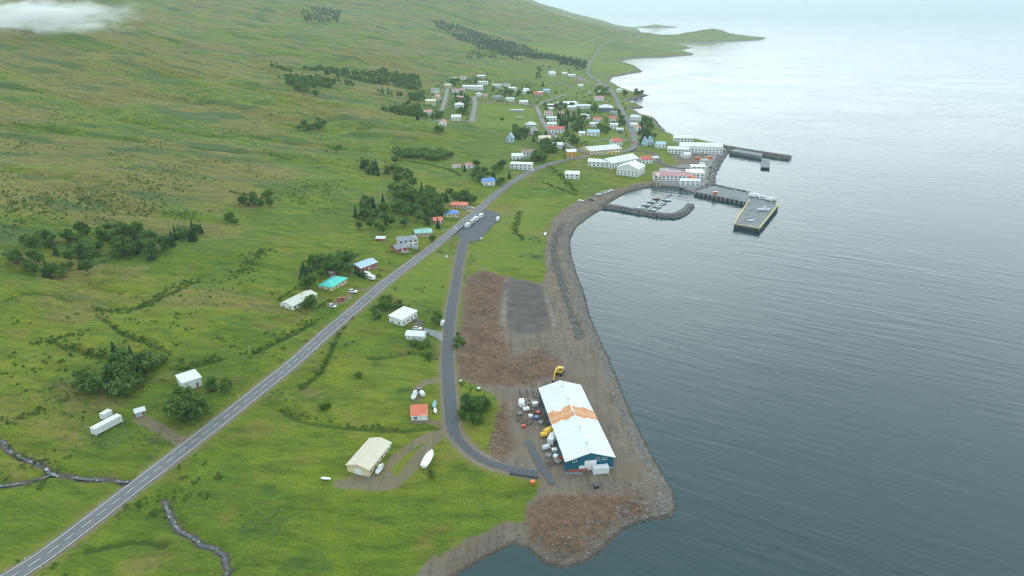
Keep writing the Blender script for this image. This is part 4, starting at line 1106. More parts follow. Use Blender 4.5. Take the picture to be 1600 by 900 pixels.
# --- village: (foot u, v, length, width, wall height, roof, rise, yaw, wall, roof colour, label, name)
VILLAGE = [
 (664,181,21,9,3.0,'gable',1.6,38,'W','p','long white house with faded pink roof at the village west edge','row_house'),
 (673,165,16,10,5.0,'gable',1.6,10,'C','a','cream two storey house with pale roof in the west row','house'),
 (682,156,13,9,3.2,'gable',1.8,70,'C','p','narrow cream house with pink roof behind the cream two storey','house'),
 (680,146,14,9,3.6,'gable',1.6,15,'W','g','white house with grey roof at the top of the west row','house'),
 (700,137,15,9,3.0,'hip',1.6,5,'C','c','cream hip roofed house at the head of west street','house'),
 (716,146,24,9,3.2,'gable',1.6,5,'W','p','long white house with pink roof behind dark garden trees','house'),
 (718,170,15,12,3.8,'hip',2.0,3,'W','w','big square white house with white hip roof between the two streets','house'),
 (719,157,12,8,2.8,'gable',1.4,10,'N','p','brown bungalow with pink roof between the two streets','house'),
 (713,189,14,9,3.6,'gable',2.2,3,'W','w','white gabled house at the lower end of field street','house'),
 (692,196,11,8,3.0,'gable',2.0,85,'W','r','white cottage with red roof above a round tree','cottage'),
 (739,141,40,10,5.2,'gable',1.6,-6,'W','w','long white apartment row with dark windows','apartment_row'),
 (709,127,12,8,3.2,'gable',1.5,10,'W','l','white house on the upper left corner of the village','house'),
 (724,125,15,8,3.2,'gable',1.5,5,'W','p','white house with red roof in the uppermost row','house'),
 (752,122,18,9,2.8,'gable',1.3,0,'G','w','grey house with white roof in the uppermost row','house'),
 (755,133,20,10,3.4,'gable',1.5,-5,'W','a','white house with sand roof above the apartment row','house'),
 (748,152,9,9,3.6,'hip',1.8,0,'W','w','small square white house at the corner of the playing field','house'),
 (757,153,11,8,2.6,'gable',1.4,0,'T','p','tan bungalow with pink roof next to the square white house','house'),
 (776,137,18,8,3.2,'gable',1.4,-4,'W','l','white house with grey windows row above the stadium street','house'),
 (791,136,16,9,3.2,'gable',1.4,-8,'W','g','white house with grey roof third from the apartment row','house'),
 (801,142,16,9,3.2,'gable',1.5,-25,'W','w','white house set askew above the playing field','house'),
 (820,147,18,9,3.2,'gable',1.5,-8,'W','w','white house with low white roof near the village green','house'),
 (777,156,15,9,3.4,'hip',1.8,10,'G','g','grey house with grey hip roof behind the playing field','house'),
 (797,159,15,9,3.2,'gable',1.5,4,'W','l','white house with light grey roof behind the playing field','house'),
 (818,163,15,9,3.4,'gable',1.4,6,'W','w','white house right of the playing field changing hut','house'),
 (807,175,22,5,2.6,'flat',0.2,0,'G','l','low grey changing hut on the edge of the playing field','hut'),
 (829,201,15,11,3.6,'hip',2.6,-20,'G','l','grey house with tall light grey hip roof','house'),
 (833,211,10,9,4.6,'gable',2.6,80,'W','n','white gabled house with brown roof below the tall hip roof','house'),
 (797,223,8,8,4.2,'gable',4.4,82,'B','v','light blue steep gabled house at the meadow edge','house'),
 (850,224,15,10,4.6,'gable',1.8,10,'C','c','cream house with cream roof on the school street bend','house'),
 (870,234,13,9,3.4,'gable',1.6,20,'W','w','white roofed house half hidden by trees beside the school street','house'),
 (891,247,11,10,5.4,'gable',1.4,12,'O','w','ochre two storey house with white roof at the main road','house'),
 (808,250,13,8,2.8,'gable',1.6,8,'W','w','small white cottage with white roof above the main road','cottage'),
 (825,246,15,10,4.0,'gable',2.4,-4,'W','n','white house with brown roof above the main road','house'),
 (815,266,24,9,4.8,'flat',0.3,-10,'W','w','long white flat roofed house directly above the main road','house'),
 (894,280,15,10,4.2,'mono',0.6,-6,'W','w','white house standing alone below the main road','house'),
 (909,212,8,6,2.6,'gable',1.2,0,'W','w','small white shed in the middle of the village','shed'),
 (927,213,16,9,3.6,'gable',2.0,-6,'W','v','white house with light blue roof in the middle garden','house'),
 (928,199,13,8,3.2,'gable',1.4,-4,'W','w','white house behind the light blue roof','house'),
 (938,243,44,22,4.6,'gable',2.2,24,'C','l','large yellowish school building with grey roof','school'),
 (962,228,13,10,3.6,'gable',2.4,20,'W','r','white house with red roof behind the school','house'),
 (952,242,24,4,3.2,'flat',0.2,-3,'Y','c','low yellow annexe at the east end of the school','annexe'),
 (966,264,46,17,5.0,'gable',2.8,40,'W','w','long white roofed industrial hall beside the main road','industrial_hall'),
 (936,262,24,14,3.6,'gable',1.4,-14,'W','w','low white wing west of the long industrial hall','industrial_wing'),
 (985,277,24,20,6.5,'gable',3.2,62,'W','w','tall white gabled warehouse with pale teal front','warehouse'),
 (1008,256,13,9,3.2,'gable',2.2,12,'W','r','small white house with red roof on the grassy knoll','house'),
 (1007,228,9,7,2.6,'gable',5.0,80,'B','v','left light blue A frame house among spruces','house'),
 (1015,227,9,7,2.6,'gable',5.0,80,'B','v','right light blue A frame house among spruces','house'),
 (1031,232,12,8,3.2,'gable',2.0,10,'W','v','white house with blue roof beside the A frame houses','house'),
 (1067,223,26,12,5.0,'gable',1.6,-8,'W','w','white cold store at the seaward back of the fish factory','cold_store'),
 (1093,240,52,20,7.0,'gable',2.0,-6,'W','w','big white fish factory with white roof by the breakwater root','fish_factory'),
 (1059,241,26,10,4.6,'gable',1.6,-14,'W','w','white west wing of the fish factory','factory_wing'),
 (1071,248,10,7,3.0,'gable',1.2,30,'W','w','small white gabled office below the factory wing','office'),
 (1048,284,38,12,4.6,'gable',1.8,-6,'W','p','long white harbour building with faded red roof','harbour_building'),
 (1085,280,18,14,5.5,'flat',0.4,-6,'W','w','white flat roofed block at the end of the harbour building','harbour_block'),
 (1077,291,20,7,3.2,'gable',1.2,-4,'W','w','low white shed at the quay edge','quay_shed'),
 (1090,268,16,8,3.4,'mono',0.5,-3,'W','w','white lean roofed shed in the harbour yard','yard_shed'),
 (1030,284,10,8,3.4,'gable',1.6,20,'C','a','small cream shed at the west end of the harbour building','shed'),
 (862,119,17,11,5.0,'gable',4.0,25,'W','w','white church like gabled house above the village','chapel'),
 (882,117,14,8,3.0,'gable',1.4,-4,'W','w','white house right of the gabled chapel','house'),
 (893,120,20,8,3.0,'gable',1.4,-8,'W','w','long white house with white roof on church street','house'),
 (904,128,18,10,3.8,'gable',2.0,-20,'T','n','tan house with brown roof on church street','house'),
 (907,136,12,8,2.8,'gable',1.4,-4,'W','w','low white house below the tan house','house'),
 (854,145,13,8,3.2,'gable',1.8,0,'B','v','light blue house on the village green','house'),
 (841,150,18,8,3.0,'gable',1.6,-4,'T','r','tan house with red roof on the village green','house'),
 (822,143,12,8,3.0,'gable',1.5,0,'W','w','small white house left of the village green','house'),
 (935,138,16,13,6.0,'hip',2.0,15,'T','n','brown two storey house at the bend of the main road','house'),
 (935,146,9,6,2.6,'gable',1.2,0,'W','l','small white garage below the brown house','garage'),
 (936,158,18,11,4.8,'gable',2.0,0,'W','p','white house with reddish gables beside the main road','house'),
 (946,175,24,20,6.0,'hip',3.2,-8,'S','l','big slate house with light grey hip roof','hall'),
 (884,167,36,22,4.6,'gable',1.8,25,'W','w','large white roofed hall in the upper village','village_hall'),
 (908,170,32,12,4.0,'gable',1.4,6,'W','l','long light grey roofed building right of the white hall','hall'),
 (862,168,22,6,2.8,'gable',1.2,-4,'N','w','brown row with white roof below the white hall','row_house'),
 (860,173,10,6,2.6,'gable',1.2,0,'W','w','small white shed under the brown row','shed'),
 (857,182,13,9,3.2,'gable',1.8,-5,'W','p','white house with pink roof left of the dark trees','house'),
 (862,190,15,9,3.4,'gable',1.4,-10,'W','l','white house with light roof below the pink roof','house'),
 (876,181,10,7,2.6,'gable',1.4,0,'T','p','tan cottage with pink roof between dark trees','cottage'),
 (892,171,15,8,3.0,'gable',1.4,0,'W','w','white house at the foot of the long grey building','house'),
 (914,186,14,8,3.2,'gable',1.6,-40,'W','w','white house turned askew beside the dark trees','house'),
 (869,208,22,9,3.8,'gable',2.0,-6,'W','r','white terrace with striped red roof on school street','terrace'),
 (862,199,13,8,3.2,'gable',1.4,-4,'W','w','white house behind the striped terrace','house'),
 (933,190,13,8,3.0,'gable',1.6,-4,'W','r','white bungalow with red roof in the garden quarter','house'),
 (957,190,11,9,3.8,'gable',2.0,-8,'W','r','white house with red roof at the road above the white cube','house'),
 (959,202,12,11,5.6,'flat',0.3,-8,'W','w','white cube house beside the main road bend','house'),
 (968,207,10,8,3.0,'gable',1.2,-6,'G','l','grey garage beside the white cube','garage'),
 (959,180,12,8,3.0,'gable',1.4,-10,'G','g','grey house next to the big slate hall','house'),
 (993,190,15,12,5.4,'gable',2.0,-35,'W','l','white two storey house on the sea side of the road','house'),
 (990,199,11,8,3.0,'gable',1.4,-4,'W','w','white bungalow on the sea side of the road','house'),
 (996,206,11,8,3.4,'gable',2.4,75,'W','r','white gabled house with red roof on the sea side','house'),
 (967,145,12,11,5.0,'hip',1.6,-10,'W','l','pale grey house on the shore point','house'),
 (844,148,10,7,2.8,'gable',1.4,0,'W','w','little white garage by the tan house on the green','garage'),
 (1022,252,8,6,2.4,'gable',1.0,30,'G','l','grey shed on the bend of harbour street','shed'),
]
for (u, v, Ln, Wd, h, rf, rise, yaw, wl_, rm_, lab, nm) in VILLAGE:
    a = math.radians(yaw); Wd *= 1.22; rise *= 1.4; h *= (1.5 if h < 4 else 1.25) if rf != 'flat' or h > 4 else 1.2
    building(nm, place(u, v, Ln, Wd, a), a, Ln, Wd, h, rf, rise, wl_, rm_, lab, nm.replace('_', ' ') if nm.count('_') < 2 else 'house', near=False, doors=1 if h < 4 else 0, chimney=(len(lab) % 3 == 0 and rf != 'flat'))
# church tower of the chapel
c0 = BUILT[0]
# ------------------------------------------------------------------ trees and scrub
def leaf_mat(name, lo, mid, hi):
    m, t, b = material(name)
    pos = t.new('NewGeometry').outputs['Position']
    oi = t.new('ObjectInfo').outputs['Random']
    n = t.noise(pos, 0.7, 3, 0.6)
    f = t.math('ADD', t.math('MULTIPLY', t.attr('tone'), 0.55), t.math('ADD', t.math('MULTIPLY', n, 0.25), t.math('MULTIPLY', oi, 0.22)))
    col = t.ramp(f, [(0.15, lo), (0.5, mid), (0.9, hi)])
    t.ln(col, b.inputs['Base Color']); b.inputs['Roughness'].default_value = 0.7
    b.inputs['Specular IOR Level'].default_value = 0.25
    tr = t.new('BsdfTranslucent'); t.ln(col, tr.inputs['Color'])
    mx = t.new('MixShader'); mx.inputs[0].default_value = 0.42
    t.ln(b.outputs['BSDF'], mx.inputs[1]); t.ln(tr.outputs['BSDF'], mx.inputs[2])
    t.ln(mx.outputs[0], [n_ for n_ in t.n if n_.type == 'OUTPUT_MATERIAL'][0].inputs['Surface'])
    return m
LEAF = leaf_mat('birch_leaves', (0.045, 0.105, 0.020), (0.115, 0.215, 0.040), (0.215, 0.315, 0.078))
NEEDLE = leaf_mat('spruce_needles', (0.032, 0.080, 0.032), (0.072, 0.150, 0.060), (0.130, 0.22, 0.09))
SCRUB = leaf_mat('scrub_leaves', (0.065, 0.130, 0.022), (0.135, 0.220, 0.036), (0.22, 0.29, 0.072))
BARK = paint('bark', (0.12, 0.10, 0.08), 0.9, 0.3, 3.0)
def leaf_quads(cent, size, tone, rng):
    n = len(cent)
    a = rng.normal(size=(n, 3)); a /= np.linalg.norm(a, axis=1)[:, None]
    b_ = rng.normal(size=(n, 3)); b_ -= (a*b_).sum(1)[:, None]*a; b_ /= np.linalg.norm(b_, axis=1)[:, None]
    s = (size*rng.uniform(.6, 1.3, n))[:, None]
    V = np.stack([cent+a*s, cent+b_*s*.62, cent-a*s, cent-b_*s*.62], 1)
    return V.reshape(-1, 3), np.repeat(tone, 4)
def broad_crown(rng, R, H, z0, clumps=46, per=24, leaf=0.42):
    # clump centres on an uneven dome made of a few overlapping lobes
    lobes = [(rng.normal(0, R*.35), rng.normal(0, R*.35), z0+H*rng.uniform(.35, .72), R*rng.uniform(.5, .8)) for _ in range(6)] + [(0, 0, z0+H*.55, R*.8)]
    C = []; T = []
    for _ in range(clumps):
        lx, ly, lz, lr = lobes[rng.integers(len(lobes))]
        d = rng.normal(size=3); d /= np.linalg.norm(d); d[2] = d[2]*.9+.12
        c = np.array((lx, ly, lz)) + d*lr*rng.uniform(.6, 1.05)*np.array((1, 1, H/R*.42))
        tone = rng.uniform(0, 1)
        C.append(c + rng.normal(size=(per, 3))*R*.17); T.append(np.clip(tone + rng.normal(0, .12, per), 0, 1))
    C = np.vstack(C); T = np.concatenate(T)
    C[:, 2] = np.maximum(C[:, 2], z0*.35)
    return leaf_quads(C, np.full(len(C), leaf), T, rng)
def spruce_crown(rng, R, H, n=850, leaf=.45):
    f = rng.uniform(0, 1, n)**1.35; z = .5+f*(H-.5)
    tier = np.abs(((z*1.15) % 1)-.5)*2
    rad = R*(1-f)*(.55+.45*tier)*rng.uniform(.35, 1.05, n)+.08
    a = rng.uniform(0, 6.283, n); rad *= 1+.2*np.sin(3*a+rng.uniform(0, 6))
    C = np.column_stack([rad*np.cos(a), rad*np.sin(a), z-rad*.25])
    return leaf_quads(C, np.full(n, leaf)*(.5+.6*(1-f)), rng.uniform(0, 1, n), rng)
def crown_mesh(name, V, T, mat):
    me = fast_mesh(name, V, quads=np.arange(len(V)).reshape(-1, 4)); set_attr(me, 'tone', T); me.materials.append(mat); return me
rg = np.random.default_rng(5)
PROTO = {'birch': [], 'spruce': [], 'willow': []}
for k in range(6):
    R, H = rg.uniform(2.3, 3.1), rg.uniform(4.6, 6.0)
    V, T = broad_crown(rg, R, H, 1.2)
    m = MB(); top = Vector((rg.normal(0, .3), rg.normal(0, .3), H*.75))
    m.tube([(0, 0, -1), (0.05, 0, .9), (top.x*.5, top.y*.5, H*.45), tuple(top)], [.22, .17, .11, .04], 6)
    for j in range(5):
        a = rg.uniform(0, 6.28); z = rg.uniform(1.0, H*.5)
        m.tube([(0, 0, z), (math.cos(a)*R*.4, math.sin(a)*R*.4, z+R*.35), (math.cos(a)*R*.8, math.sin(a)*R*.8, z+R*.55)], [.09, .06, .02], 5)
    tm = m.mesh('trunk'); tm.materials.append(BARK)
    PROTO['birch'].append((tm, crown_mesh('crown', V, T, LEAF)))
for k in range(4):
    R, H = rg.uniform(1.7, 2.3), rg.uniform(6.5, 8.5)
    V, T = spruce_crown(rg, R, H)
    tm = MB().tube([(0, 0, -1), (0, 0, H*.5), (0, 0, H*.93)], [.2, .12, .03], 6).mesh('trunk'); tm.materials.append(BARK)
    PROTO['spruce'].append((tm, crown_mesh('crown', V, T, NEEDLE)))
for k in range(4):
    R, H = rg.uniform(1.5, 2.1), rg.uniform(2.0, 2.8)
    V, T = broad_crown(rg, R, H, .3, 26, 22, .34)
    m = MB()
    for j in range(5):
        a = rg.uniform(0, 6.28); m.tube([(0, 0, -.6), (math.cos(a)*.4, math.sin(a)*.4, .7), (math.cos(a)*1.0, math.sin(a)*1.0, 1.5)], [.07, .05, .02], 5)
    tm = m.mesh('stem'); tm.materials.append(BARK)
    PROTO['willow'].append((tm, crown_mesh('crown', V, T, SCRUB)))
NTREE = [0]
VILL = [False]
NAMES = {'birch': 'birch_tree', 'spruce': 'spruce_tree', 'willow': 'willow_bush'}
def tree(kind, x, y, s, label, group, cat=None):
    tm, cm = PROTO[kind][rg.integers(len(PROTO[kind]))]
    z = float(height(x, y))
    if z < 1.5: return
    for bx, by, r in BUILT:
        if abs(bx-x) < r+.6*s and abs(by-y) < r*.8+.6*s and (bx-x)**2+(by-y)**2 < (r*.8+1.0*s)**2: return
    if float(grid_at(DROAD, x, y)) < 1.6*s: return
    root = empty('garden_tree' if VILL[0] and kind == 'birch' else NAMES[kind], (x, y, z-.05), rg.uniform(0, 6.28)); root.scale = (s, s, s*rg.uniform(.9, 1.15))
    tag(root, label, cat or ('bush' if kind == 'willow' else 'tree'), group)
    link_mesh('stem' if kind == 'willow' else 'trunk', tm, None, root); link_mesh('crown', cm, None, root)
    NTREE[0] += 1
def in_poly(P, n):
    P = np.asarray(P, float); out = []
    lo, hi = P.min(0), P.max(0); tries = 0
    while len(out) < n and tries < n*40:
        tries += 1
        q = rg.uniform(lo, hi)
        if poly_dist(np.array([q[0]]), np.array([q[1]]), P)[0] > 0: out.append(q)
    return out
def grove(px, n, mix, size, label, group):
    for q in in_poly(px, n):
        p = pick(*q); kind = mix[rg.integers(len(mix))]
        tree(kind, p[0], p[1], rg.uniform(*size), label, group)
B, S, Wl = 'birch', 'spruce', 'willow'
grove([(20,385),(60,380),(165,372),(165,400),(150,430),(60,438),(15,432)], 34, [B, B, B, B, B, B, B, B, S], (.9, 1.5), 'dark tree in the large hillside grove, western half', 'western hillside grove')
grove([(120,365),(175,358),(180,375),(130,382)], 8, [B], (.8, 1.2), 'tree on the upper rim of the large hillside grove', 'upper rim of the hillside grove')
grove([(180,365),(225,360),(262,385),(268,398),(215,412),(190,405)], 26, [B, B, B, B, B, B, S], (1.0, 1.6), 'dense dark tree in the eastern half of the hillside grove', 'eastern hillside grove')
grove([(262,372),(310,356),(320,368),(300,382),(266,388)], 12, [B, S], (.9, 1.4), 'tree in the tail of the hillside grove', 'tail of the hillside grove')
grove([(175,568),(228,562),(235,590),(225,612),(190,632),(180,600)], 14, [B, B, B, B, B, B, S], (1.1, 1.7), 'big tree in the clump left of the white cube house', 'clump left of the white cube house')
grove([(130,600),(172,590),(178,615),(150,625),(128,615)], 7, [B], (.9, 1.4), 'rounded tree at the west end of the roadside clump', 'west end of the roadside clump')
grove([(215,555),(262,560),(262,576),(225,572)], 6, [Wl, B], (.8, 1.2), 'low tree behind the roadside clump', 'behind the roadside clump')
grove([(268,630),(318,620),(322,648),(300,662),(270,652)], 10, [B], (1.1, 1.6), 'leafy tree between the white cube house and the road', 'trees below the white cube house')
grove([(318,610),(358,600),(360,622),(325,628)], 6, [B, Wl], (.9, 1.3), 'tree right of the white cube house', 'trees right of the white cube house')
grove([(462,425),(500,408),(545,408),(552,432),(512,428),(505,458),(468,455)], 26, [B, B, B, B, B, B, S], (1.0, 1.5), 'garden tree behind the turquoise roofed house', 'garden trees behind the turquoise roof')
for (u, v, s) in ((482,482,1.1),(490,480,1.0),(478,484,.8)):
    p = pick(u, v); tree(B, p[0], p[1], s, 'dark tree in front of the long bungalow', 'trees in front of the bungalow')
for (u, v, s) in ((562,432,1.0),(568,434,1.1),(556,428,.9)):
    p = pick(u, v); tree(S, p[0], p[1], s*.8, 'spruce beside the sky blue roofed house', 'spruces beside the sky blue roof')
grove([(532,342),(575,318),(625,308),(690,312),(690,338),(640,358),(600,368),(550,368)], 62, [B, B, B, B, B, B, B, B, S], (1.0, 1.6), 'tree in the wood above the two storey house', 'wood above the two storey house')
grove([(600,300),(650,292),(745,312),(740,324),(705,318),(650,312)], 30, [B, B, B, B, B, B, S], (1.0, 1.5), 'tree in the upper strip of the wood', 'upper strip of the wood')
grove([(565,262),(600,250),(622,258),(605,276),(580,278)], 14, [B, S], (1.1, 1.7), 'dark tree in the small hillside copse', 'small hillside copse')
grove([(605,268),(650,276),(648,290),(612,286)], 12, [B], (.9, 1.4), 'tree in the east end of the small copse', 'east end of the small copse')
grove([(655,335),(690,330),(700,345),(680,362),(660,350)], 10, [S, S, B], (.9, 1.3), 'conifer near the small red house', 'conifers by the small red house')
grove([(738,262),(790,262),(800,282),(790,300),(758,302),(738,285)], 26, [B, B, B, B, B, B, S], (.9, 1.4), 'tree around the deep blue roofed house', 'grove of the deep blue roofed house')
for (u, v, k, s, lab) in [(726,268,S,1.0,'dark spruce in front of the white cottage'),(684,208,B,1.6,'round tree below the red roofed cottage'),(690,209,B,1.5,'second round tree below the red roofed cottage'),
     (784,190,B,1.3,'lone round tree on the playing field'),(853,215,S,1.4,'tall spruce beside the cream house'),(836,248,B,1.3,'round tree right of the brown roofed house'),
     (669,560,Wl,1.2,'bush in the meadow north of the red roofed house'),(693,497,B,.9,'garden tree by the shore road'),(685,505,B,1.1,'garden tree beside the parked white van'),
     (660,545,Wl,1.2,'bush below the long garage'),(648,540,Wl,1.2,'bush at the corner of the long garage'),(668,538,Wl,1.1,'bush by the garage drive'),(674,378,B,.8,'small tree by the pale teal roofed house'),
     (505,640,Wl,1.1,'dark bush in the middle of the meadow'),(514,636,Wl,.9,'second dark bush in the middle of the meadow'),(676,745,Wl,1.0,'low bush below the white boat'),(704,672,Wl,.7,'small bush at the lane corner'),
     (520,505,Wl,1.1,'bush beside the main road verge'),(589,500,B,.9,'young tree left of the flat roofed house'),(362,345,B,1.1,'lone hillside tree above the meadow'),(369,352,B,.9,'second lone hillside tree above the meadow'),
     (560,590,Wl,1.0,'bush in the field south of the ditch'),(497,193,B,1.2,'dark tree in the isolated patch high on the slope')]:
    p = pick(u, v); tree(k, p[0], p[1], s, lab, None)
grove([(578,485),(600,470),(632,476),(640,482),(610,486),(590,498)], 12, [B, Wl], (.8, 1.1), 'hedge tree behind the flat roofed house', 'hedge behind the flat roofed house')
grove([(718,628),(760,622),(772,640),(768,668),(738,668),(720,655)], 22, [Wl, Wl, B], (.7, 1.2), 'green bush between the shore road and the soil heap', 'bushes beside the shore road')
grove([(712,520),(728,528),(730,542),(712,545)], 6, [Wl], (.6, 1.0), 'bush on the verge north of the works area', 'verge bushes')
grove([(465,196),(508,198),(512,206),(468,207)], 12, [B], (.9, 1.4), 'tree in the isolated patch high on the slope', 'isolated hillside patch')
grove([(365,312),(420,310),(424,326),(372,328)], 9, [B, Wl], (.9, 1.4), 'tree in the thin row on the open slope', 'thin hillside row')
grove([(500,232),(530,226),(535,240),(505,243)], 7, [B, Wl], (.8, 1.2), 'tree on the slope left of the village', 'slope left of the village')
VG = [([(645,178),(690,172),(690,186),(650,190)], 10, 'garden tree around the long pink roofed house'), ([(708,150),(730,148),(732,185),(722,186)], 16, 'garden tree between west street and field street'),
      ([(725,128),(770,122),(770,132),(730,130)], 8, 'tree behind the apartment row'), ([(765,138),(830,140),(830,150),(765,150)], 14, 'garden tree in the row above the playing field'),
      ([(800,200),(842,205),(840,225),(805,218)], 14, 'tree around the steep blue house'), ([(845,225),(885,228),(885,240),(850,240)], 14, 'tree between school street and the main road'),
      ([(870,180),(918,175),(920,200),(880,212)], 30, 'dark tree in the central village wood'), ([(848,165),(935,168),(930,176),(850,176)], 16, 'tree in the strip below the white hall'),
      ([(880,218),(900,215),(905,232),(885,230)], 10, 'tree in the small wood above the ochre house'), ([(935,200),(952,198),(950,212),(938,212)], 6, 'tree beside the light blue roof'),
      ([(998,205),(1022,208),(1025,228),(1000,226)], 14, 'spruce around the A frame houses'), ([(1000,190),(1025,192),(1022,204),(1002,204)], 10, 'shrubby tree on the sea side of the road'),
      ([(920,140),(960,140),(958,152),(925,150)], 10, 'tree around the brown two storey house'), ([(972,145),(1008,147),(990,152),(974,154)], 7, 'tree on the shore point'),
      ([(820,245),(850,240),(850,255),(835,252)], 6, 'tree right of the white cottages'), ([(905,100),(918,100),(916,112),(880,114)], 6, 'tree behind church street'),
      ([(700,128),(720,126),(716,138),(702,132)], 5, 'tree on the upper left corner of the village'), ([(835,100),(860,104),(850,135),(835,132)], 8, 'tree left of the gabled chapel'), ([(955,170),(975,168),(978,198),(966,200)], 8, 'tree between the slate hall and the main road')]
VILL[0] = True
for px, n, lab in VG:
    grove(px, int(n*1.35), [S, S, B] if 'spruce' in lab or 'dark' in lab else [B, B, B, B, B, B, S], (1.05, 1.7), lab, lab.replace('tree', 'trees', 1))

# low poly copies joined into woods too far off to count
def mini(kind, rng):
    if kind == S: return spruce_crown(rng, 1.9, 6.5, 70, 1.0)
    if kind == B: return broad_crown(rng, 2.6, 5.0, .6, 12, 7, .95)
    return broad_crown(rng, .9, 1.1, .1, 8, 7, .30)
MINI = {k: [mini(k, rg) for _ in range(5)] for k in (S, B, Wl)}
def mass(name, pts, kinds, size, mat, label):
    Vs = []; Ts = []
    for x, y in pts:
        V, T = MINI[kinds[rg.integers(len(kinds))]][rg.integers(5)]
        s = rg.uniform(*size); a = rg.uniform(0, 6.28); c, sn = math.cos(a)*s, math.sin(a)*s
        z = float(height(x, y))
        Vs.append(np.column_stack([V[:, 0]*c-V[:, 1]*sn+x, V[:, 0]*sn+V[:, 1]*c+y, V[:, 2]*s+z-.1])); Ts.append(np.clip(T*.6+rg.uniform(0, .4), 0, 1))
    V = np.vstack(Vs); me = fast_mesh(name, V, quads=np.arange(len(V)).reshape(-1, 4)); set_attr(me, 'tone', np.concatenate(Ts))
    tag(link_mesh(name, me, mat), label, None, kind='stuff')
def poly_points(px, n, gap=None):
    P = picks(px)[:, :2]; pts = in_poly(P, n)
    if gap is None: return pts
    return [p for p in pts if fbm(np.array([p[0]*.6]), np.array([p[1]]), gap, 4, 91)[0] > -.10]
mass('plantation', poly_points([(672,32),(700,36),(770,58),(850,84),(918,96),(912,112),(872,104),(800,92),(745,76),(700,52)], 1900, 160), [S], (1.2, 2.2), NEEDLE, 'dark conifer plantation above the village')
mass('birch_wood', poly_points([(410,108),(500,108),(560,114),(600,112),(655,122),(664,150),(655,184),(620,180),(580,164),(540,156),(470,146)], 1700, 70), [B, S], (.9, 1.8), LEAF, 'loose birch wood on the slope left of the village')
mass('mast_wood', poly_points([(470,22),(535,18),(528,36),(480,38)], 160), [S], (1.2, 2.0), NEEDLE, 'dark wood patch round the radio mast')
mass('slope_wood', poly_points([(612,236),(690,238),(708,246),(690,252),(620,248)], 150), [B], (.8, 1.4), LEAF, 'low wood strip on the slope left of the village houses')
vs_ = []
for q in in_poly([(645,186),(660,140),(700,122),(760,112),(830,138),(925,135),(960,140),(985,180),(1000,205),(960,236),(915,238),(850,200),(838,172),(744,162),(738,190)], 520):
    p = pick(*q); x, y = p[0], p[1]
    if float(grid_at(ZFIELD, x, y)) > -4 or float(grid_at(DROAD, x, y)) < 2: continue
    if any((bx-x)**2+(by-y)**2 < (r+1.5)**2 for bx, by, r in BUILT): continue
    vs_.append((x, y))
mass('garden_shrubs', vs_, [B], (.35, .85), LEAF, 'garden shrubs and hedges between the village houses')
mass('upper_thicket', poly_points([(725,82),(780,78),(778,92),(730,92)], 120), [B], (.9, 1.6), LEAF, 'thicket on the slope above the village')
# scrub along ditches and walls, and loose over the slope
LINES = [([(165,500),(190,520),(222,532),(250,545)], 1.2), ([(60,535),(95,530),(125,520)], 2.5), ([(98,540),(130,550),(165,556),(192,558)], 2.5), ([(395,552),(430,535),(462,520),(492,502)], 1.6),
         ([(275,575),(300,572),(345,560)], 1.4), ([(150,482),(200,485),(250,465),(305,440)], 2.5), ([(470,606),(500,582),(516,550),(530,520),(545,500)], .5), ([(360,435),(400,400),(420,390)], 3),
         ([(600,395),(640,398),(655,392)], .5), ([(435,468),(478,490),(518,468)], .35), ([(435,468),(462,450)], .35), ([(545,405),(560,398)], 1), ([(620,250),(690,262),(720,275)], 1.6), ([(360,300),(420,318)], 2),
         ([(440,640),(470,650),(540,665),(620,670)], .6), ([(0,660),(40,650),(70,640)], 2.0), ([(20,712),(70,716),(84,728)], .8), ([(560,478),(530,508)], 1.5), ([(720,600),(750,612)], 1.0), ([(812,330),(806,360),(818,375)], 1.6),
         ([(800,248),(860,262),(900,300)], 2.2), ([(850,285),(900,305)], 1.5), ([(635,548),(690,562)], 1.0), ([(560,370),(600,372)], 1.2)]
sp_ = []
for px, wd in LINES:
    Q = resample(picks(px)[:, :2], .8); k = max(1, int(1+wd*.8))
    q = np.repeat(Q, k, 0); q = q[rg.uniform(0, 1, len(q)) < (.55 if wd < .8 else .8)]; sp_.append(q + rg.normal(0, wd, q.shape))
for q in in_poly([(0,460),(420,430),(640,260),(800,300),(700,470),(690,660),(300,890),(0,900)], 700):
    p = pick(*q)
    if fbm(np.array([p[0]]), np.array([p[1]]), 30, 3, 77)[0] > .12: sp_.append(p[None, :2] + rg.normal(0, 1.2, (2, 2)))
sp_ = np.vstack(sp_)
okm = (grid_at(DROAD, sp_[:, 0], sp_[:, 1]) > 1.2) & (grid_at(ZB, sp_[:, 0], sp_[:, 1]) < 0)
mass('roadside_scrub', sp_[okm], [Wl], (.35, 1.1), SCRUB, 'low green scrub along ditches and field edges')
PALE = leaf_mat('pale_weed_leaves', (0.16, 0.21, 0.09), (0.28, 0.33, 0.17), (0.42, 0.45, 0.30))
pw = []
for (u, v, n, sx, sy) in [(838,375,60,3,6),(838,402,70,2.5,2.5),(820,398,30,4,4),(800,420,20,4,2),(745,330,10,1,1),(700,396,40,6,3),(712,388,30,4,3),(725,435,25,1.5,5),(735,410,25,1.5,6),(240,690,60,8,4),(100,612,70,8,5),(430,620,60,8,4),(415,812,50,6,4),(160,690,30,5,3),(690,395,20,3,2),(870,268,20,6,5)]:
    c = pick(u, v); pw.append(c[:2] + rg.normal(0, 1, (n, 2))*np.array((sx, sy)))
pw = np.vstack(pw); pw = pw[(grid_at(DROAD, pw[:, 0], pw[:, 1]) > 1.0)]
mass('pale_weeds', pw, [Wl], (.35, .7), PALE, 'pale flowering weeds in patches on the meadow')
hs_ = []
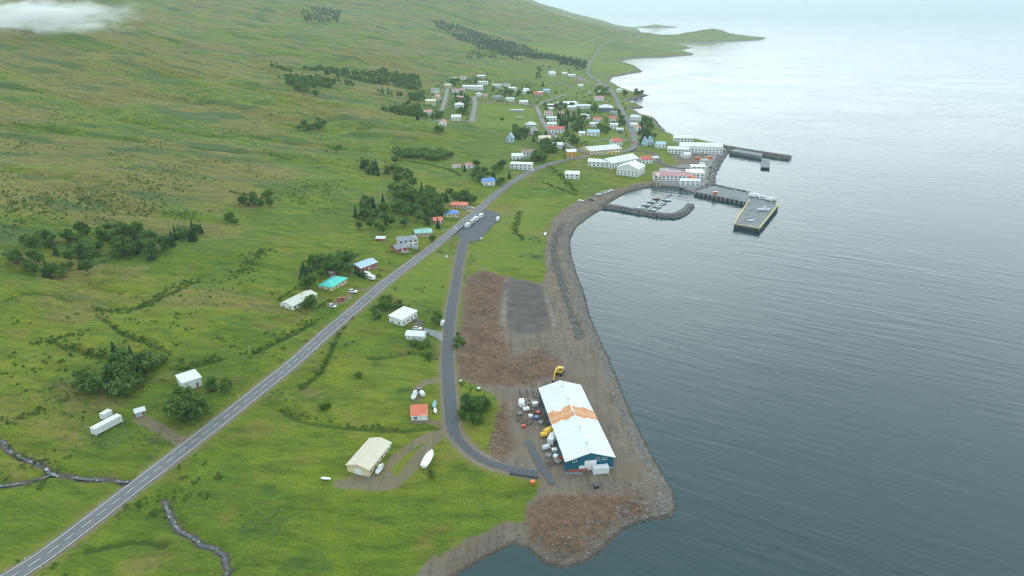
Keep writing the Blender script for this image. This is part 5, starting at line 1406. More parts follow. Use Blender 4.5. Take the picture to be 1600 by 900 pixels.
for q in in_poly([(0,70),(500,60),(900,60),(640,220),(520,330),(0,450)], 4200):
    p = pick(*q)
    if fbm(np.array([p[0]]), np.array([p[1]]), 60, 4, 78)[0] > .10: hs_.append(p[None, :2] + rg.normal(0, 5, (3, 2)))
hs_ = np.vstack(hs_); mass('hillside_scrub', hs_, [Wl], (.35, 1.15), SCRUB, 'low dark scrub scattered over the open hillside')
# ------------------------------------------------------------------ vehicles
def carp(name, rgb): return paint('car_' + name, rgb, 0.25, 0.03, 0.5)
CAR = {'white': carp('white', (0.75, 0.76, 0.77)), 'grey': carp('grey', (0.30, 0.31, 0.33)), 'dark': carp('dark', (0.03, 0.035, 0.045)), 'red': carp('red', (0.45, 0.05, 0.03)),
       'silver': carp('silver', (0.52, 0.54, 0.56)), 'blue': carp('blue', (0.06, 0.14, 0.32)), 'orange': carp('orange', (0.65, 0.16, 0.04)), 'yellow': carp('yellow', (0.72, 0.45, 0.04)), 'cream': carp('cream', (0.66, 0.62, 0.50))}
LAMP = paint('lamp_lens', (0.75, 0.75, 0.70), 0.15); TAIL = paint('tail_lens', (0.45, 0.03, 0.02), 0.2)
def wheel_mesh():
    m = MB(); n = 12
    m.loft([[(.34*math.cos(2*math.pi*i/n), y, .34*math.sin(2*math.pi*i/n)) for i in range(n)] for y in (-.11, .11)])
    me = m.mesh('wheel'); me.materials.append(RUB); return me
def rim_mesh():
    m = MB(); n = 10
    m.loft([[(.2*math.cos(2*math.pi*i/n), y, .2*math.sin(2*math.pi*i/n)) for i in range(n)] for y in (-.125, .125)])
    me = m.mesh('rim'); me.materials.append(paint('rim_alloy', (0.45, 0.46, 0.47), 0.35)); return me
WHEEL, RIM = wheel_mesh(), rim_mesh()
def wheels(root, xs, hw, s=1.0):
    for x in xs:
        for sg in (-1, 1):
            w = link_mesh('wheel', WHEEL, None, root, (x, sg*hw, .34*s)); w.scale = (s, 1, s); link_mesh('rim', RIM, None, w)
def ground_at(u, v, lift=0.0):
    p = pick(u, v)
    on = [q for q in ROADS.values()]
    return (p[0], p[1], p[2] + lift)
def px_yaw(u, v, u2, v2):
    a, c = pick(u, v), pick(u2, v2); return math.atan2(c[1]-a[1], c[0]-a[0])
def sec(x, hw, z0, z1, ins=.12):
    return [(x, -hw, z0+.1), (x, -hw+ins*.4, z0), (x, hw-ins*.4, z0), (x, hw, z0+.1), (x, hw, z1-.15), (x, hw-ins, z1), (x, -hw+ins, z1), (x, -hw, z1-.15)]
def car(loc, yaw, col, label, group=None, kind='car', s=1.0):
    root = empty(kind, loc, yaw); root.scale = (s, s, s); tag(root, label, kind, group)
    if kind == 'car':
        MB().loft([sec(-2.15, .78, .35, .85), sec(-1.9, .88, .25, .95), sec(1.0, .9, .22, .95), sec(1.9, .86, .25, .85), sec(2.2, .74, .38, .72)]).build('body', CAR[col], root)
        MB().loft([[(-1.95, -.74, .93), (-1.95, .74, .93), (1.05, .76, .93), (1.05, -.76, .93)], [(-1.45, -.62, 1.42), (-1.45, .62, 1.42), (.25, .62, 1.42), (.25, -.62, 1.42)]]).build('windows', gl, root)
        MB().box(-1.42, .22, -.6, .6, 1.415, 1.47).build('roof_panel', CAR[col], root)
        wheels(root, (-1.35, 1.35), .82)
        for sg in (-1, 1):
            MB().box(2.08, 2.2, sg*.6-.16, sg*.6+.16, .6, .74).build('headlight', LAMP, root); MB().box(-2.18, -2.06, sg*.65-.12, sg*.65+.12, .65, .82).build('tail_light', TAIL, root)
    elif kind == 'camper van':
        MB().loft([sec(-2.9, .95, .35, 2.55), sec(1.3, 1.0, .35, 2.6), sec(2.0, .98, .35, 1.9), sec(2.75, .92, .35, 1.25), sec(2.95, .85, .4, 1.05)]).build('body', CAR[col], root)
        MB().loft([[(1.5, -.9, 1.4), (1.5, .9, 1.4), (2.45, .88, 1.4), (2.45, -.88, 1.4)], [(1.42, -.85, 2.2), (1.42, .85, 2.2), (1.95, .82, 2.0), (1.95, -.82, 2.0)]]).build('windscreen', gl, root)
        for sg in (-1, 1): MB().box(-2.2, .6, sg*.985-.03, sg*.985+.03, 1.45, 2.0).build('side_window', gl, root)
        MB().box(-1.4, -.6, -.4, .4, 2.6, 2.72).build('roof_hatch', TRIM, root)
        wheels(root, (-1.8, 1.9), .86)
    elif kind == 'caravan':
        MB().loft([sec(-2.3, 1.0, .5, 2.1, .3), sec(-1.9, 1.08, .45, 2.5, .25), sec(1.7, 1.08, .45, 2.5, .25), sec(2.3, 1.0, .6, 1.9, .3)]).build('body', CAR[col], root)
        for sg in (-1, 1):
            for x in (-1.2, .6): MB().box(x-.45, x+.45, sg*1.08-.03, sg*1.08+.03, 1.35, 1.95).build('window', gl, root)
        MB().box(2.2, 3.3, -.06, .06, .45, .55).build('drawbar', CAR['grey'], root)
        wheels(root, (-.1,), .98)
    elif kind == 'truck':
        MB().loft([sec(2.6, 1.15, .6, 2.7), sec(4.2, 1.15, .6, 2.7), sec(4.5, 1.1, .7, 2.2)]).build('cab', CAR[col], root)
        MB().box(4.32, 4.5, -.95, .95, 1.7, 2.45).build('windscreen', gl, root)
        MB().box(-4.2, 2.4, -1.22, 1.22, 1.15, 3.6).build('cargo_box', TRIM, root)
        MB().box(-4.2, 4.0, -.45, .45, .7, 1.14).build('chassis', CAR['dark'], root)
        wheels(root, (-3.4, -2.3, 3.3), 1.05, 1.45)
    return root
ry = lambda u, v: px_yaw(u, v, u+12, v-9)
PK = 0.34
PARKED = [(752,340,'white','white camper van at the far end of the car park row'),(744,345,'white','white camper van second in the car park row'),(739,349,'silver','silver camper van third in the car park row'),(731,355,'white','white camper van nearest the junction in the row')]
for u, v, c, lab in PARKED: car(ground_at(u, v, PK), px_yaw(u, v, u+14, v-10), c, lab, 'camper vans in the car park row', 'camper van', 1.25)
car(ground_at(778, 345, PK), math.radians(80), 'white', 'lone white camper van at the right edge of the car park', None, 'camper van', 1.15)
car(ground_at(712, 359, .2), px_yaw(700, 368, 715, 356), 'white', 'white car turning at the road junction')
car(ground_at(736, 326, .1), math.radians(-25), 'white', 'white car parked above the car park by the coral roof', None, 'car', 1.2)
car(ground_at(733, 331, .1), math.radians(30), 'cream', 'cream car parked beside the blue roofed house', None, 'car', 1.2)
car(ground_at(580, 437, .1), math.radians(-35), 'white', 'white caravan in the drive of the sky blue roofed house', None, 'caravan', 1.25)
car(ground_at(574, 431, .1), math.radians(-20), 'white', 'white van behind the caravan at the sky blue roof', None, 'camper van')
car(ground_at(551, 457, .1), math.radians(-12), 'white', 'white car in front of the turquoise roofed house', None, 'car', 1.25)
car(ground_at(519, 480, .1), math.radians(-20), 'silver', 'silver car at the end of the bungalow drive', None, 'car', 1.25)
car(ground_at(533, 469, .1), math.radians(55), 'red', 'red car parked on the verge between two drives', None, 'car', 1.25)
car(ground_at(652, 515, .15), math.radians(-5), 'white', 'white car between the flat roofed house and its garage', None, 'car', 1.1)
car(ground_at(692, 507, .15), math.radians(80), 'white', 'white van parked at the mouth of the garage drive', None, 'camper van', .9)
car(ground_at(831, 267, .1), math.radians(-10), 'white', 'white car beside the long flat roofed house', None, 'car', 1.3)
for (u, v, c, y, lab) in [(935,305,'white',10,'white car at the seawall beside the marina'),(941,303,'silver',20,'silver car second in the seawall row'),(948,301,'white',25,'white car third in the seawall row'),(955,299,'white',20,'white car at the far end of the seawall row'),
                          (925,313,'dark',-20,'dark car parked before the marina ramp'),(907,315,'white',10,'lone white car on the gravel by the meadow edge')]:
    car(ground_at(u, v, .05), math.radians(y), c, lab, 'cars parked along the marina road', 'car', 1.35)
car((*flat(1178, 309, PZ), PZ+.01), math.radians(-14), 'white', 'long white truck on the outer edge of the pier', None, 'truck', 1.25)
car((*flat(1192, 311, PZ), PZ+.01), math.radians(-14), 'white', 'white van behind the truck on the pier', None, 'camper van', 1.3)
car((*flat(1204, 315, PZ), PZ+.01), math.radians(-42), 'grey', 'white box truck at the corner of the pier head', None, 'truck', 1.1)
car(ground_at(1098, 259, .05), math.radians(-4), 'grey', 'grey truck in the harbour yard', None, 'truck')
car(ground_at(1110, 262, .05), math.radians(60), 'dark', 'dark car in the harbour yard near the basin', None, 'car', 1.3)
car(ground_at(1104, 275, .05), math.radians(80), 'silver', 'silver car on the wet harbour apron', None, 'car', 1.3)
car(ground_at(1128, 234, .3), math.radians(-10), 'white', 'white pick up at the root of the outer breakwater', None, 'car', 1.5)
car(ground_at(845, 184, .2), math.radians(100), 'dark', 'dark car on the school street', None, 'car', 1.4)
car(ground_at(968, 216, .2), math.radians(95), 'dark', 'dark car near the shop street corner', None, 'car', 1.4)
car(ground_at(709, 620, .12), math.radians(88), 'grey', 'grey car driving on the shore road', None, 'car', .9) if False else None

# ------------------------------------------------------------------ boats
HULL = {'white': paint('hull_white', (0.74, 0.75, 0.76), 0.35, 0.04), 'teal': paint('hull_teal', (0.16, 0.36, 0.40), 0.5, 0.08), 'red': paint('hull_red', (0.42, 0.06, 0.05), 0.4, 0.08), 'pale': paint('deck_pale', (0.56, 0.57, 0.57), 0.6, 0.06), 'grey': paint('hull_grey', (0.35, 0.36, 0.37), 0.5, 0.1)}
def boat(loc, yaw, Lb, col, label, group=None, cabin=True, mast=True, keel=False):
    root = empty('boat', loc, yaw); tag(root, label, 'boat', group); w = Lb*.17; d = Lb*.11
    def rg_(x, f, zt, zb): return [(x, -w*f, zt), (x, -w*f*.75, zb+(zt-zb)*.35), (x, 0, zb), (x, w*f*.75, zb+(zt-zb)*.35), (x, w*f, zt)]
    prof = [(-.5, .78, 1, -.15), (-.3, .95, 1, -.35), (0, 1, 1.02, -.4), (.25, .85, 1.12, -.35), (.42, .42, 1.3, -.1), (.5, .04, 1.4, .6)]
    MB().loft([rg_(x*Lb, f, zt*d, zb*d) for x, f, zt, zb in prof]).build('hull', HULL[col], root)
    MB().loft([[(x*Lb, -w*f*.9, zt*d+.05), (x*Lb, w*f*.9, zt*d+.05), (x*Lb, w*f*.96, zt*d-.06), (x*Lb, -w*f*.96, zt*d-.06)] for x, f, zt, zb in prof[:-1]]).build('deck', HULL['pale'] if cabin else HULL[col], root)
    if cabin:
        x0, x1 = -.05*Lb, .2*Lb; h = d+Lb*.17
        cb = MB().loft([[(x0, -w*.6, d), (x1+.3, -w*.55, d), (x1+.3, w*.55, d), (x0, w*.6, d)], [(x0, -w*.55, h), (x1-.2, -w*.48, h), (x1-.2, w*.48, h), (x0, w*.55, h)]]).build('cabin', HULL['white'], root)
        MB().box(x0+.2, x1-.05, -w*.585, w*.585, d+(h-d)*.5, d+(h-d)*.82).build('cabin_window', gl, cb)
    if mast: MB().tube([(-.1*Lb, 0, d), (-.1*Lb, 0, d+Lb*.38)], .06, 6).build('mast', HULL['white'], root)
    return root
# pontoons and moored boats
PONT = paint('pontoon_wood', (0.23, 0.21, 0.19), 0.85, 0.2, 0.6); FLOATM = paint('float_plastic', (0.12, 0.12, 0.12), 0.6)
def pontoon(px, w, label):
    Q = flats(px, .5); root = empty('pontoon', (0, 0, 0)); tag(root, label, 'pontoon', 'floating pontoons of the marina')
    for a, c in zip(Q[:-1], Q[1:]):
        n = max(1, int(np.linalg.norm(c-a)/9))
        for i in range(n):
            p0, p1 = a+(c-a)*i/n, a+(c-a)*(i+.97)/n
            beam('deck_section', p0, p1, w, .35, .6, PONT, root)
            beam('float', p0+(p1-p0)*.15, p1-(p1-p0)*.15, w*.8, -.4, .35, FLOATM, root)
    return root
pontoon([(1006,331),(1022,320),(1048,303)], 2.6, 'long floating pontoon with boats moored on both sides')
pontoon([(1020,329),(1031,323),(1037,317)], 2.4, 'short floating pontoon right of the boats')
pontoon([(1053,334),(1068,326),(1083,318)], 2.6, 'empty floating pontoon near the breakwater end')
mo = flat(1008, 329), flat(1040, 308)
BL = ['white boat moored nearest the breakwater, seaward side', 'white boat moored nearest the breakwater, shoreward side', 'second white boat on the seaward side of the pontoon', 'second white boat on the shoreward side of the pontoon',
      'third white boat on the seaward side of the pontoon', 'third white boat on the shoreward side of the pontoon', 'fourth boat with red hull on the seaward side', 'fourth white boat on the shoreward side of the pontoon',
      'outermost white boat on the seaward side', 'outermost white boat on the shoreward side']
dm = mo[1]-mo[0]; am = math.atan2(dm[1], dm[0])
for i, lab in enumerate(BL[:8]):
    r, sg = i//2, (-1 if i % 2 else 1)
    p = mo[0] + dm*(.06+.24*r) + np.array((-math.sin(am), math.cos(am)))*sg*5.4
    boat((p[0], p[1], .1), am+math.pi/2*sg*-1 + .08*r, 7.6+(i*37 % 5)*.35, 'red' if i == 6 else 'white', lab, 'boats moored at the marina pontoon')
p = flat(1029, 321); boat((p[0], p[1], .1), am+math.pi, 8, 'grey', 'grey dinghy moored at the short pontoon', None, cabin=False, mast=False)
# boats ashore
yb = px_yaw(663, 733, 677, 705)
p = pick(669, 722); boat((p[0], p[1], p[2]+.9), yb, 10.5, 'white', 'white boat hull laid up on the grass by the gravel loop', None, cabin=False, mast=False)
p = pick(679, 634); boat((p[0], p[1], p[2]+.5), math.radians(92), 5.5, 'teal', 'teal boat under cover beside the red roofed house', None, cabin=False, mast=False)
p = pick(680, 643); boat((p[0], p[1], p[2]+.4), math.radians(100), 4.2, 'white', 'small white dinghy below the teal boat', None, cabin=False, mast=False)
p = pick(594, 735); boat((p[0], p[1], p[2]+.5), px_yaw(590, 742, 600, 725), 6.0, 'white', 'white boat beside the cream workshop', None, cabin=True, mast=False)
p = pick(510, 750); boat((p[0], p[1], p[2]+.4), math.radians(-10), 4.0, 'white', 'small pale dinghy in the grass west of the cream workshop', None, cabin=False, mast=False)
p = pick(648, 620); boat((p[0], p[1], p[2]+.6), math.radians(85), 7.0, 'white', 'white boat behind the red roofed house', None, cabin=True, mast=False)
p = flat(1193, 330, PZ); boat((p[0], p[1], PZ+.9), math.radians(-5), 11, 'white', 'white boat with red keel standing on the pier head', None, cabin=True, mast=False)
p = flat(1173, 346, PZ); boat((p[0], p[1], PZ+.6), math.radians(10), 6, 'white', 'small white boat near the tip of the pier', None, cabin=False, mast=False)
p = pick(852, 367); boat((p[0], p[1], p[2]+.5), math.radians(80), 6, 'white', 'white boat pulled up at the meadow edge above the beach', None, cabin=False, mast=False)

# long white trailer by the dirt track
def container(loc, yaw, Ln, Wd, h, mat, label, cat='container', group=None, name=None):
    root = empty(name or cat.replace(' ', '_'), loc, yaw); tag(root, label, cat, group)
    MB().box(-Ln/2, Ln/2, -Wd/2, Wd/2, 0.12, h).build('body', mat, root)
    for x in (-Ln/2+.12, Ln/2-.12):
        for y in (-Wd/2+.12, Wd/2-.12): MB().box(x-.14, x+.14, y-.14, y+.14, -.3, h+.05).build('corner_post', mat, root)
    n = int(Ln/.6)
    r = MB()
    for sg in (-1, 1):
        for i in range(n): x = -Ln/2+.3+i*(Ln-.6)/max(n-1, 1); r.box(x-.1, x+.1, sg*(Wd/2+.02)-.04, sg*(Wd/2+.02)+.04, .25, h-.15)
    r.build('side_ribs', mat, root)
    for sg in (-1, 1): MB().box(Ln/2, Ln/2+.06, sg*Wd/4-Wd/4+.06, sg*Wd/4+Wd/4-.06, .2, h-.1).build('door', mat, root)
    return root
CW = paint('container_white', (0.68, 0.69, 0.69), 0.5, 0.06, stain=(0.4, 0.3, 0.2), stain_amt=.35)
p = pick(168, 669); container((p[0], p[1], p[2]+.3), px_yaw(150, 675, 188, 655), 11.5, 3.0, 3.0, CW, 'long white trailer box by the dirt track', 'trailer')
p = pick(167, 652); container((p[0], p[1], p[2]+.1), math.radians(70), 4.0, 2.4, 2.6, CW, 'small white box behind the long trailer', 'container')
yh = ang_h
p = pick(938, 738); container((p[0], p[1], ZW-.2), yh-math.pi/2, 6.2, 2.6, 2.9, CW, 'white shipping container in front of the petrol blue hall', 'container')
for (u, v, m, L_, lab, yw) in [(1037,268,CW,10,'white container behind the red roofed harbour building, left',-6),(1053,271,CW,14,'white container behind the red roofed harbour building, right',-6),(1100,252,CW,9,'white container in the middle of the harbour yard',-3),
                               (1108,248,CAR['orange'],7,'orange container in the harbour yard',8),(1090,249,CAR['orange'],6,'rust orange container left of the white one',15),(862,690,CW,5,'white box beside the hall wall',70)]:
    p = pick(u, v); container((p[0], p[1], p[2]+.05), math.radians(yw), L_, 2.6, 2.7, m, lab, 'container', 'containers' if L_ > 8 else None)
# domed red tank by the harbour block
p = pick(1080, 284); tk = empty('domed_tank', (p[0], p[1]+5, 3.5)); tag(tk, 'orange red domed tank beside the harbour block', 'tank')
rings = []
for i in range(9):
    a = math.pi/2*i/8; rings.append([(5*math.cos(a)*math.cos(2*math.pi*k/20)+1e-4, 5*math.cos(a)*math.sin(2*math.pi*k/20), 3.5+3.4*math.sin(a)) for k in range(20)])
MB().loft([[(5*math.cos(2*math.pi*k/20), 5*math.sin(2*math.pi*k/20), z) for k in range(20)] for z in (-1, 3.5)]).build('tank_wall', CAR['orange'], tk)
MB().loft(rings).build('dome', CAR['orange'], tk)
# light poles at the marina
for u, lab in ((1026, 'left thin white light pole above the marina'), (1030, 'right thin white light pole above the marina')):
    p = pick(u, 293); r = empty('light_pole', (p[0], p[1], max(p[2], 1))); tag(r, lab, 'light pole')
    MB().tube([(0, 0, -1), (0, 0, 9)], [.16, .1], 8).build('pole', TRIM, r); MB().box(-.9, .2, -.12, .12, 8.9, 9.1).build('lamp_arm', TRIM, r)
# orange fish tub on the quay edge
p = flat(1118, 304, PZ); r = empty('orange_hopper', (p[0], p[1]+1.5, PZ)); tag(r, 'orange hopper at the quay edge above the fenders', 'hopper')
MB().loft([[(-1.6, -1.2, .6), (1.6, -1.2, .6), (1.6, 1.2, .6), (-1.6, 1.2, .6)], [(-2.2, -1.7, 2.6), (2.2, -1.7, 2.6), (2.2, 1.7, 2.6), (-2.2, 1.7, 2.6)]]).build('bin', CAR['orange'], r)
for x in (-1.4, 1.4):
    for y in (-1, 1): MB().box(x-.1, x+.1, y-.1, y+.1, 0, .6).build('leg', CAR['dark'], r)
p = flat(1169, 317, PZ); r = empty('quay_crane', (p[0]+1, p[1]+1.5, PZ)); tag(r, 'small white crane at the inner corner of the pier', 'crane')
MB().tube([(0, 0, 0), (0, 0, 4.2)], [.6, .45], 10).build('column', TRIM, r); MB().tube([(0, 0, 4.0), (-3.0, -2.2, 6.0)], [.3, .18], 8).build('jib', TRIM, r); MB().box(-.8, .8, -.8, .8, 0, .5).build('base', CONC, r)

# ------------------------------------------------------------------ excavator
p = pick(874, 584); ex = empty('excavator', (p[0], p[1], p[2]+.05), math.radians(250)); ex.scale = (1.3, 1.3, 1.3); tag(ex, 'yellow tracked excavator with lowered boom behind the hall', 'excavator')
for sg in (-1, 1):
    MB().loft([[(x, sg*1.1+dy, z) for dy, z in ((-.3, z0), (.3, z0), (.3, z1), (-.3, z1))] for x, z0, z1 in ((-2.0, .35, .55), (-1.8, .02, .85), (1.8, .02, .85), (2.0, .35, .55))]).build('track', RUB, ex)
MB().box(-1.2, 1.2, -.8, .8, .5, 1.0).build('undercarriage', CAR['dark'], ex)
MB().loft([sec(-2.1, 1.25, 1.0, 2.1), sec(.9, 1.25, 1.0, 2.0), sec(1.3, 1.2, 1.0, 1.6)]).build('body', CAR['yellow'], ex)
cb = MB().loft([[(0, .25, 1.9), (1.5, .25, 1.9), (1.5, 1.2, 1.9), (0, 1.2, 1.9)], [(.05, .3, 3.1), (1.2, .3, 3.1), (1.2, 1.15, 3.1), (.05, 1.15, 3.1)]]).build('cab', CAR['yellow'], ex)
MB().box(.2, 1.38, .22, 1.23, 2.2, 2.9).build('cab_window', gl, cb)
MB().tube([(1.0, -.2, 1.7), (2.6, -.2, 3.9), (5.2, -.2, 3.4)], [.36, .38, .26], 8).build('boom', CAR['yellow'], ex)
MB().tube([(5.1, -.2, 3.5), (7.3, -.2, 1.0)], [.28, .2], 8).build('stick', CAR['yellow'], ex)
MB().prism([(6.8, .1), (7.6, .15), (7.7, 1.0), (7.1, .95)], -.7, .3).build('bucket', CAR['dark'], ex)
MB().tube([(1.6, -.2, 1.9), (3.2, -.2, 3.4)], .12, 6).build('ram', TRIM, ex)

# ------------------------------------------------------------------ boat yard clutter
STEEL = paint('rusty_steel', (0.15, 0.10, 0.075), 0.8, 0.3, 1.0); TIMB = paint('grey_timber', (0.24, 0.21, 0.18), 0.85, 0.25, 1.0)
c0 = pick(828, 622)
ORD = ['first', 'second', 'third', 'fourth', 'fifth', 'sixth', 'seventh', 'eighth', 'ninth', 'tenth', 'eleventh']
for i in range(11):
    a = flat(812+i*3.1, 611-i*.3, 4.6); q = flat(815+i*3.3, 624-i*.2, 4.6)
    o = beam('timber_beam', a, q, .45, 0, .45, TIMB if i % 3 else STEEL)
    o.location.z = float(height(*((a+q)/2)))+.15+.12*(i % 2)
    tag(o, f'{ORD[i]} beam from the left in the stack behind the hall', 'beam', 'beams laid out behind the hall')
rr = random.Random(4)
def junk(u, v, kind, mat, size, label, group=None):
    p = pick(u, v); z = p[2]
    if kind == 'tub':
        r = empty('fish_tub', (p[0], p[1], z), rr.uniform(0, 3)); tag(r, label, 'tub', group)
        s = size; MB().loft([[(-s*.5, -s*.4, 0), (s*.5, -s*.4, 0), (s*.5, s*.4, 0), (-s*.5, s*.4, 0)], [(-s*.6, -s*.5, s*.8), (s*.6, -s*.5, s*.8), (s*.6, s*.5, s*.8), (-s*.6, s*.5, s*.8)]]).build('bin', mat, r)
        MB().box(-s*.62, s*.62, -s*.52, s*.52, s*.8, s*.88).build('lid', mat, r)
    elif kind == 'drum':
        r = empty('tank_drum', (p[0], p[1], z), rr.uniform(0, 3)); tag(r, label, 'tank', group)
        MB().loft([[(x, size*.5*f*math.cos(2*math.pi*k/14), size*.5+size*.5*f*math.sin(2*math.pi*k/14)) for k in range(14)] for x, f in ((-size*.75, .6), (-size*.62, 1), (size*.62, 1), (size*.75, .6))]).build('shell', mat, r)
        for x in (-size*.4, size*.4): MB().box(x-.12, x+.12, -size*.4, size*.4, -.3, size*.12).build('cradle', STEEL, r)
    elif kind == 'pallet':
        r = empty('pallet_stack', (p[0], p[1], z), rr.uniform(0, 3)); tag(r, label, 'pallets', group)
        for k in range(4):
            for y in (-.5, 0, .5): MB().box(-size*.6, size*.6, y*size-.09, y*size+.09, k*.28, k*.28+.12).build('bearer', TIMB, r)
            MB().box(-size*.6, size*.6, -size*.6, size*.6, k*.28+.124, k*.28+.22).build('board', mat, r)
    elif kind == 'frame':
        r = empty('boat_cradle', (p[0], p[1], z), rr.uniform(0, 3)); tag(r, label, 'cradle', group)
        for x in (-size, 0, size):
            MB().box(x-.12, x+.12, -size*.6, size*.6, 0.05, .35).build('cross_beam', mat, r)
            for sg in (-1, 1): MB().box(x-.1, x+.1, sg*size*.55-.1, sg*size*.55+.1, .35, 1.7).build('upright', mat, r)
        for sg in (-1, 1): MB().box(-size, size, sg*size*.4-.1, sg*size*.4+.1, .36, .6).build('rail', STEEL, r)
JW = CW
junk(857,678,'drum',CAR['yellow'],3.2,'yellow tank lying by the hall wall'); junk(850,682,'drum',CAR['yellow'],2.2,'smaller yellow tank left of the first'); junk(865,687,'drum',JW,3.2,'white tank next to the yellow tanks')
junk(853,702,'drum',CAR['silver'],2.2,'silver drum on the gravel left of the hall'); junk(866,706,'tub',JW,1.7,'white tub beside the hall wall, upper'); junk(868,716,'tub',JW,1.7,'white tub beside the hall wall, lower'); junk(857,714,'pallet',TIMB,1.8,'brown pallet stack left of the hall')
junk(872,723,'pallet',TIMB,2.0,'pallet stack near the hall front corner'); junk(878,718,'tub',CAR['red'],1.4,'red tub against the hall wall'); junk(862,725,'frame',STEEL,2.0,'rusty cradle near the hall front corner')
junk(815,634,'drum',JW,3.0,'white tank at the left of the scrap area'); junk(826,630,'frame',JW,2.6,'white painted cradle in the scrap area'); junk(836,634,'tub',JW,2.0,'white tub in the scrap area'); junk(822,642,'drum',JW,2.0,'small white tank in the scrap area')
junk(833,645,'frame',STEEL,2.8,'dark cradle in the scrap area'); junk(843,632,'frame',STEEL,2.4,'dark cradle against the hall wall'); junk(848,652,'frame',STEEL,2.2,'dark cradle by the rusty roof stretch'); junk(820,660,'frame',STEEL,2.8,'rusty cradle at the south end of the scrap area')
junk(841,646,'pallet',CAR['red'],1.6,'red topped pallet stack in the scrap area'); junk(812,648,'pallet',TIMB,1.8,'grey pallet stack at the scrap area edge'); junk(838,655,'tub',CAR['blue'],1.6,'blue tub in the scrap area'); junk(818,668,'tub',CAR['red'],1.4,'red tub south of the scrap area')
junk(852,662,'frame',STEEL,1.8,'small dark cradle beside the yellow tanks'); junk(845,662,'pallet',TIMB,1.7,'pallet stack beside the yellow tanks'); junk(829,652,'tub',JW,1.5,'small white tub between the cradles')
junk(832,756,'tub',CAR['orange'],1.5,'orange tub at the grass edge by the strip'); junk(931,762,'tub',CAR['dark'],1.8,'dark tub on the gravel in front of the hall')
junk(660,618,'drum',JW,2.2,'white tank behind the red roofed house'); junk(655,609,'pallet',TIMB,1.6,'pallets behind the red roofed house'); junk(748,609,'tub',JW,1.2,'white tub on the verge by the works entrance'); junk(720,597,'tub',JW,1.0,'white tub at the shore road bend')
for (u, v, lab) in ((650,500,'left'),(655,504,'middle'),(652,507,'lower')):
    p = pick(u, v); n = 26; q = p[:2]+RNG.normal(0, 1.1, (n, 2))
    o = rocks('stone_pile', np.column_stack([q, height(q[:, 0], q[:, 1])+RNG.uniform(.1, .9, n)]), RNG.uniform(.25, .6, n), R_GREY); tag(o, f'{lab} stone pile beside the flat roofed house', 'stone pile', kind='stuff')
o = beam('low_barrier', flat(882, 741, ZW), flat(910, 739.5, ZW), 1.2, 0, .7, CONC); o.location.z = ZW-.3; tag(o, 'low concrete barrier before the hall front', 'barrier')
a, c = flat(797, 741, 5), flat(840, 747, 5); o = beam('retaining_wall', a, c, 1.4, 0, 1.3, paint('dark_concrete', (.06, .065, .075), .8, .2)); o.location.z = float(height(*((a+c)/2)))-.5; tag(o, 'dark low retaining wall at the end of the lane', 'wall')
# goal-like white shelter on the playing field, signs at the car park
p = pick(812, 185); r = empty('players_shelter', (p[0], p[1], p[2])); tag(r, 'long white players shelter on the playing field', 'shelter')
MB().box(-5, 5, -.1, 1.6, 2.2, 2.45).build('roof', TRIM, r); MB().box(-5, 5, 1.4, 1.6, -.5, 2.2).build('back_panel', TRIM, r)
for x in (-4.9, 4.9): MB().box(x-.08, x+.08, -.05, 1.39, -.5, 2.2).build('side_panel', TRIM, r)
for (u, v, lab) in ((752,375,'small white notice board at the lower edge of the car park'),(698,404,'white sign beside the farm track junction')):
    p = pick(u, v); r = empty('notice_board', (p[0], p[1], p[2]), .3); tag(r, lab, 'sign'); MB().box(-1.1, 1.1, -.06, .06, .9, 2.3).build('panel', TRIM, r)
    for x in (-.9, .9): MB().box(x-.07, x+.07, -.05, .05, -.4, .9).build('post', TIMB, r)
# roadside marker posts
pm = MB().box(-.08, .08, -.05, .05, -.4, 1.0).mesh('post'); pm.materials.append(TRIM)
pb = MB().box(-.09, .09, -.06, .06, .72, .9).mesh('reflector'); pb.materials.append(CAR['yellow'])
Lm = np.concatenate([[0], np.cumsum(np.linalg.norm(np.diff(MD[:, :2], axis=0), axis=1))])
nm_ = np.gradient(MD[:, :2], axis=0); nm_ = np.column_stack([-nm_[:, 1], nm_[:, 0]])/np.linalg.norm(nm_, axis=1)[:, None]
for i, s0 in enumerate(np.arange(20, Lm[-1], 50)):
    for sg in (-1, 1):
        k = int(np.argmin(np.abs(Lm-s0))); q = MD[k, :2]+nm_[k]*4.1*sg
        r = empty('marker_post', (q[0], q[1], float(height(q[0], q[1]))), 0); tag(r, 'slim white roadside marker post on the ' + ('uphill' if sg > 0 else 'seaward') + ' verge of the main road', 'marker post', ('uphill' if sg > 0 else 'seaward') + ' roadside marker posts')
        link_mesh('post', pm, None, r); link_mesh('reflector', pb, None, r)
# radio mast high on the hill
p = pick(499, 30); r = empty('radio_mast', (p[0], p[1], p[2])); tag(r, 'grey lattice radio mast in the hilltop wood', 'mast')
MT = paint('mast_grey', (.16, .17, .2), .6)
for k in range(3):
    a = 2.1*k; MB().tube([(4*math.cos(a), 4*math.sin(a), -2), (.7*math.cos(a), .7*math.sin(a), 48)], [.5, .3], 5).build('leg', MT, r)
for z in range(4, 48, 5):
    q = [( (4-3.3*z/48)*math.cos(2.1*k), (4-3.3*z/48)*math.sin(2.1*k), z) for k in range(3)]
    for k in range(3): MB().tube([q[k], q[(k+1) % 3]], .22, 4).build('brace', MT, r)
MB().tube([(0, 0, 46), (0, 0, 58)], .3, 6).build('antenna', MT, r)

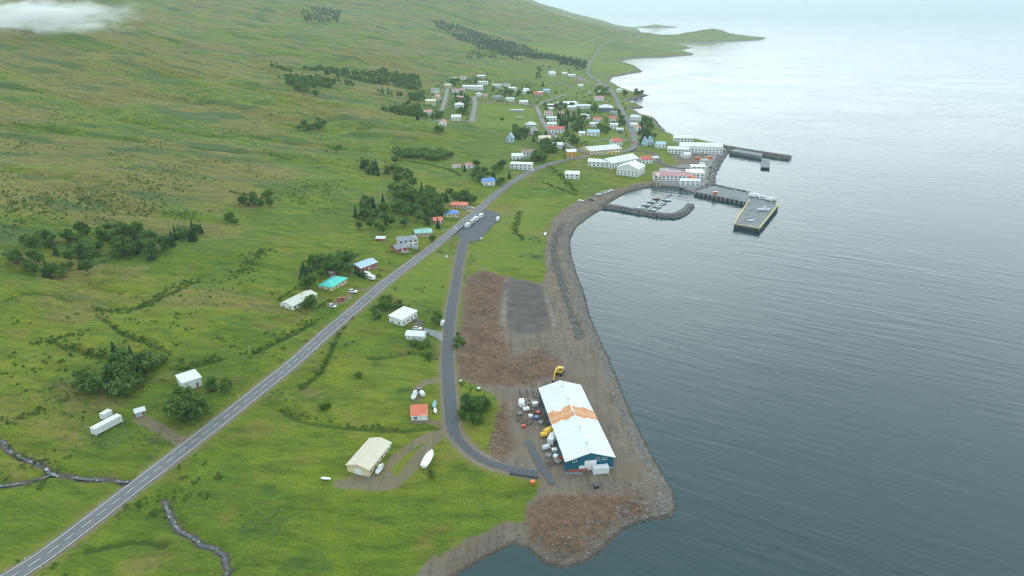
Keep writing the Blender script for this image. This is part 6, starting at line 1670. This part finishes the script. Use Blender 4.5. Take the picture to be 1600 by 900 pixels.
# ------------------------------------------------------------------ wisp of low cloud lying against the hillside
cm = bpy.data.materials.new('cloud_mist'); cm.use_nodes = True; t = NT(cm); t.n.clear()
co = t.new('TexCoord').outputs['Object']
ln_ = t.new('VectorMath', operation='LENGTH'); t.ln(co, ln_.inputs[0])
fall = t.sstep(ln_.outputs['Value'], 1.0, .35)
mpn = t.new('Mapping'); mpn.inputs['Scale'].default_value = (3.6, 2.0, 1.9); t.ln(co, mpn.inputs['Vector'])
nz = t.sstep(t.math('ADD', t.noise(mpn.outputs[0], 1.25, 7, .62, .4), t.math('MULTIPLY', fall, .16)), .54, .76)
pvn = t.new('VolumePrincipled'); pvn.inputs['Color'].default_value = (1, 1, 1, 1); pvn.inputs['Anisotropy'].default_value = .2
t.ln(t.math('MULTIPLY', t.math('MULTIPLY', nz, fall), .045), pvn.inputs['Density'])
out = t.new('OutputMaterial'); t.ln(pvn.outputs['Volume'], out.inputs['Volume'])
d = ray(30, 30); d = d/d[1]; Yc = 1150.0
cl = MB().loft([[(math.cos(2*math.pi*k/16)*math.cos(e)+(1e-4 if abs(e) > 1.5 else 0), math.sin(2*math.pi*k/16)*math.cos(e), math.sin(e)) for k in range(16)] for e in np.linspace(-1.5, 1.5, 9)]).build('low_cloud', cm)
cl.location = (d[0]*Yc, Yc, CAM_H+d[2]*Yc); cl.scale = (235, 80, 44); cl.rotation_euler = (0, math.radians(-2), 0)
tag(cl, 'white wisp of low cloud against the upper hillside', None, kind='stuff')

# ------------------------------------------------------------------ labels: small clusters are told apart by their place, left to right
ORDN = ['first', 'second', 'third', 'fourth', 'fifth', 'sixth', 'seventh', 'eighth', 'ninth', 'tenth', 'eleventh', 'twelfth']
WORDS = [('western', 'left'), ('eastern', 'right'), ('west', 'left'), ('east', 'right'), ('northern', 'farther'), ('southern', 'nearer'), ('north of', 'beyond'), ('south of', 'below'), ('south', 'near'), ('north', 'far')]
bylab = {}
for o in bpy.data.objects:
    if o.parent is None and 'label' in o:
        ws = ' ' + o['label'] + ' '
        for a, c in WORDS: ws = ws.replace(' ' + a + ' ', ' ' + c + ' ').replace(' ' + a + ',', ' ' + c + ',')
        o['label'] = ws.strip()
        bylab.setdefault(o['label'], []).append(o)
for lab, L_ in bylab.items():
    if 2 <= len(L_) <= 12:
        L_.sort(key=lambda o: o.location.x / max(o.location.y, 1))
        for i, o in enumerate(L_):
            if len(lab.split()) + 4 <= 16: o['label'] = f'{lab}, {ORDN[i]} from the left'
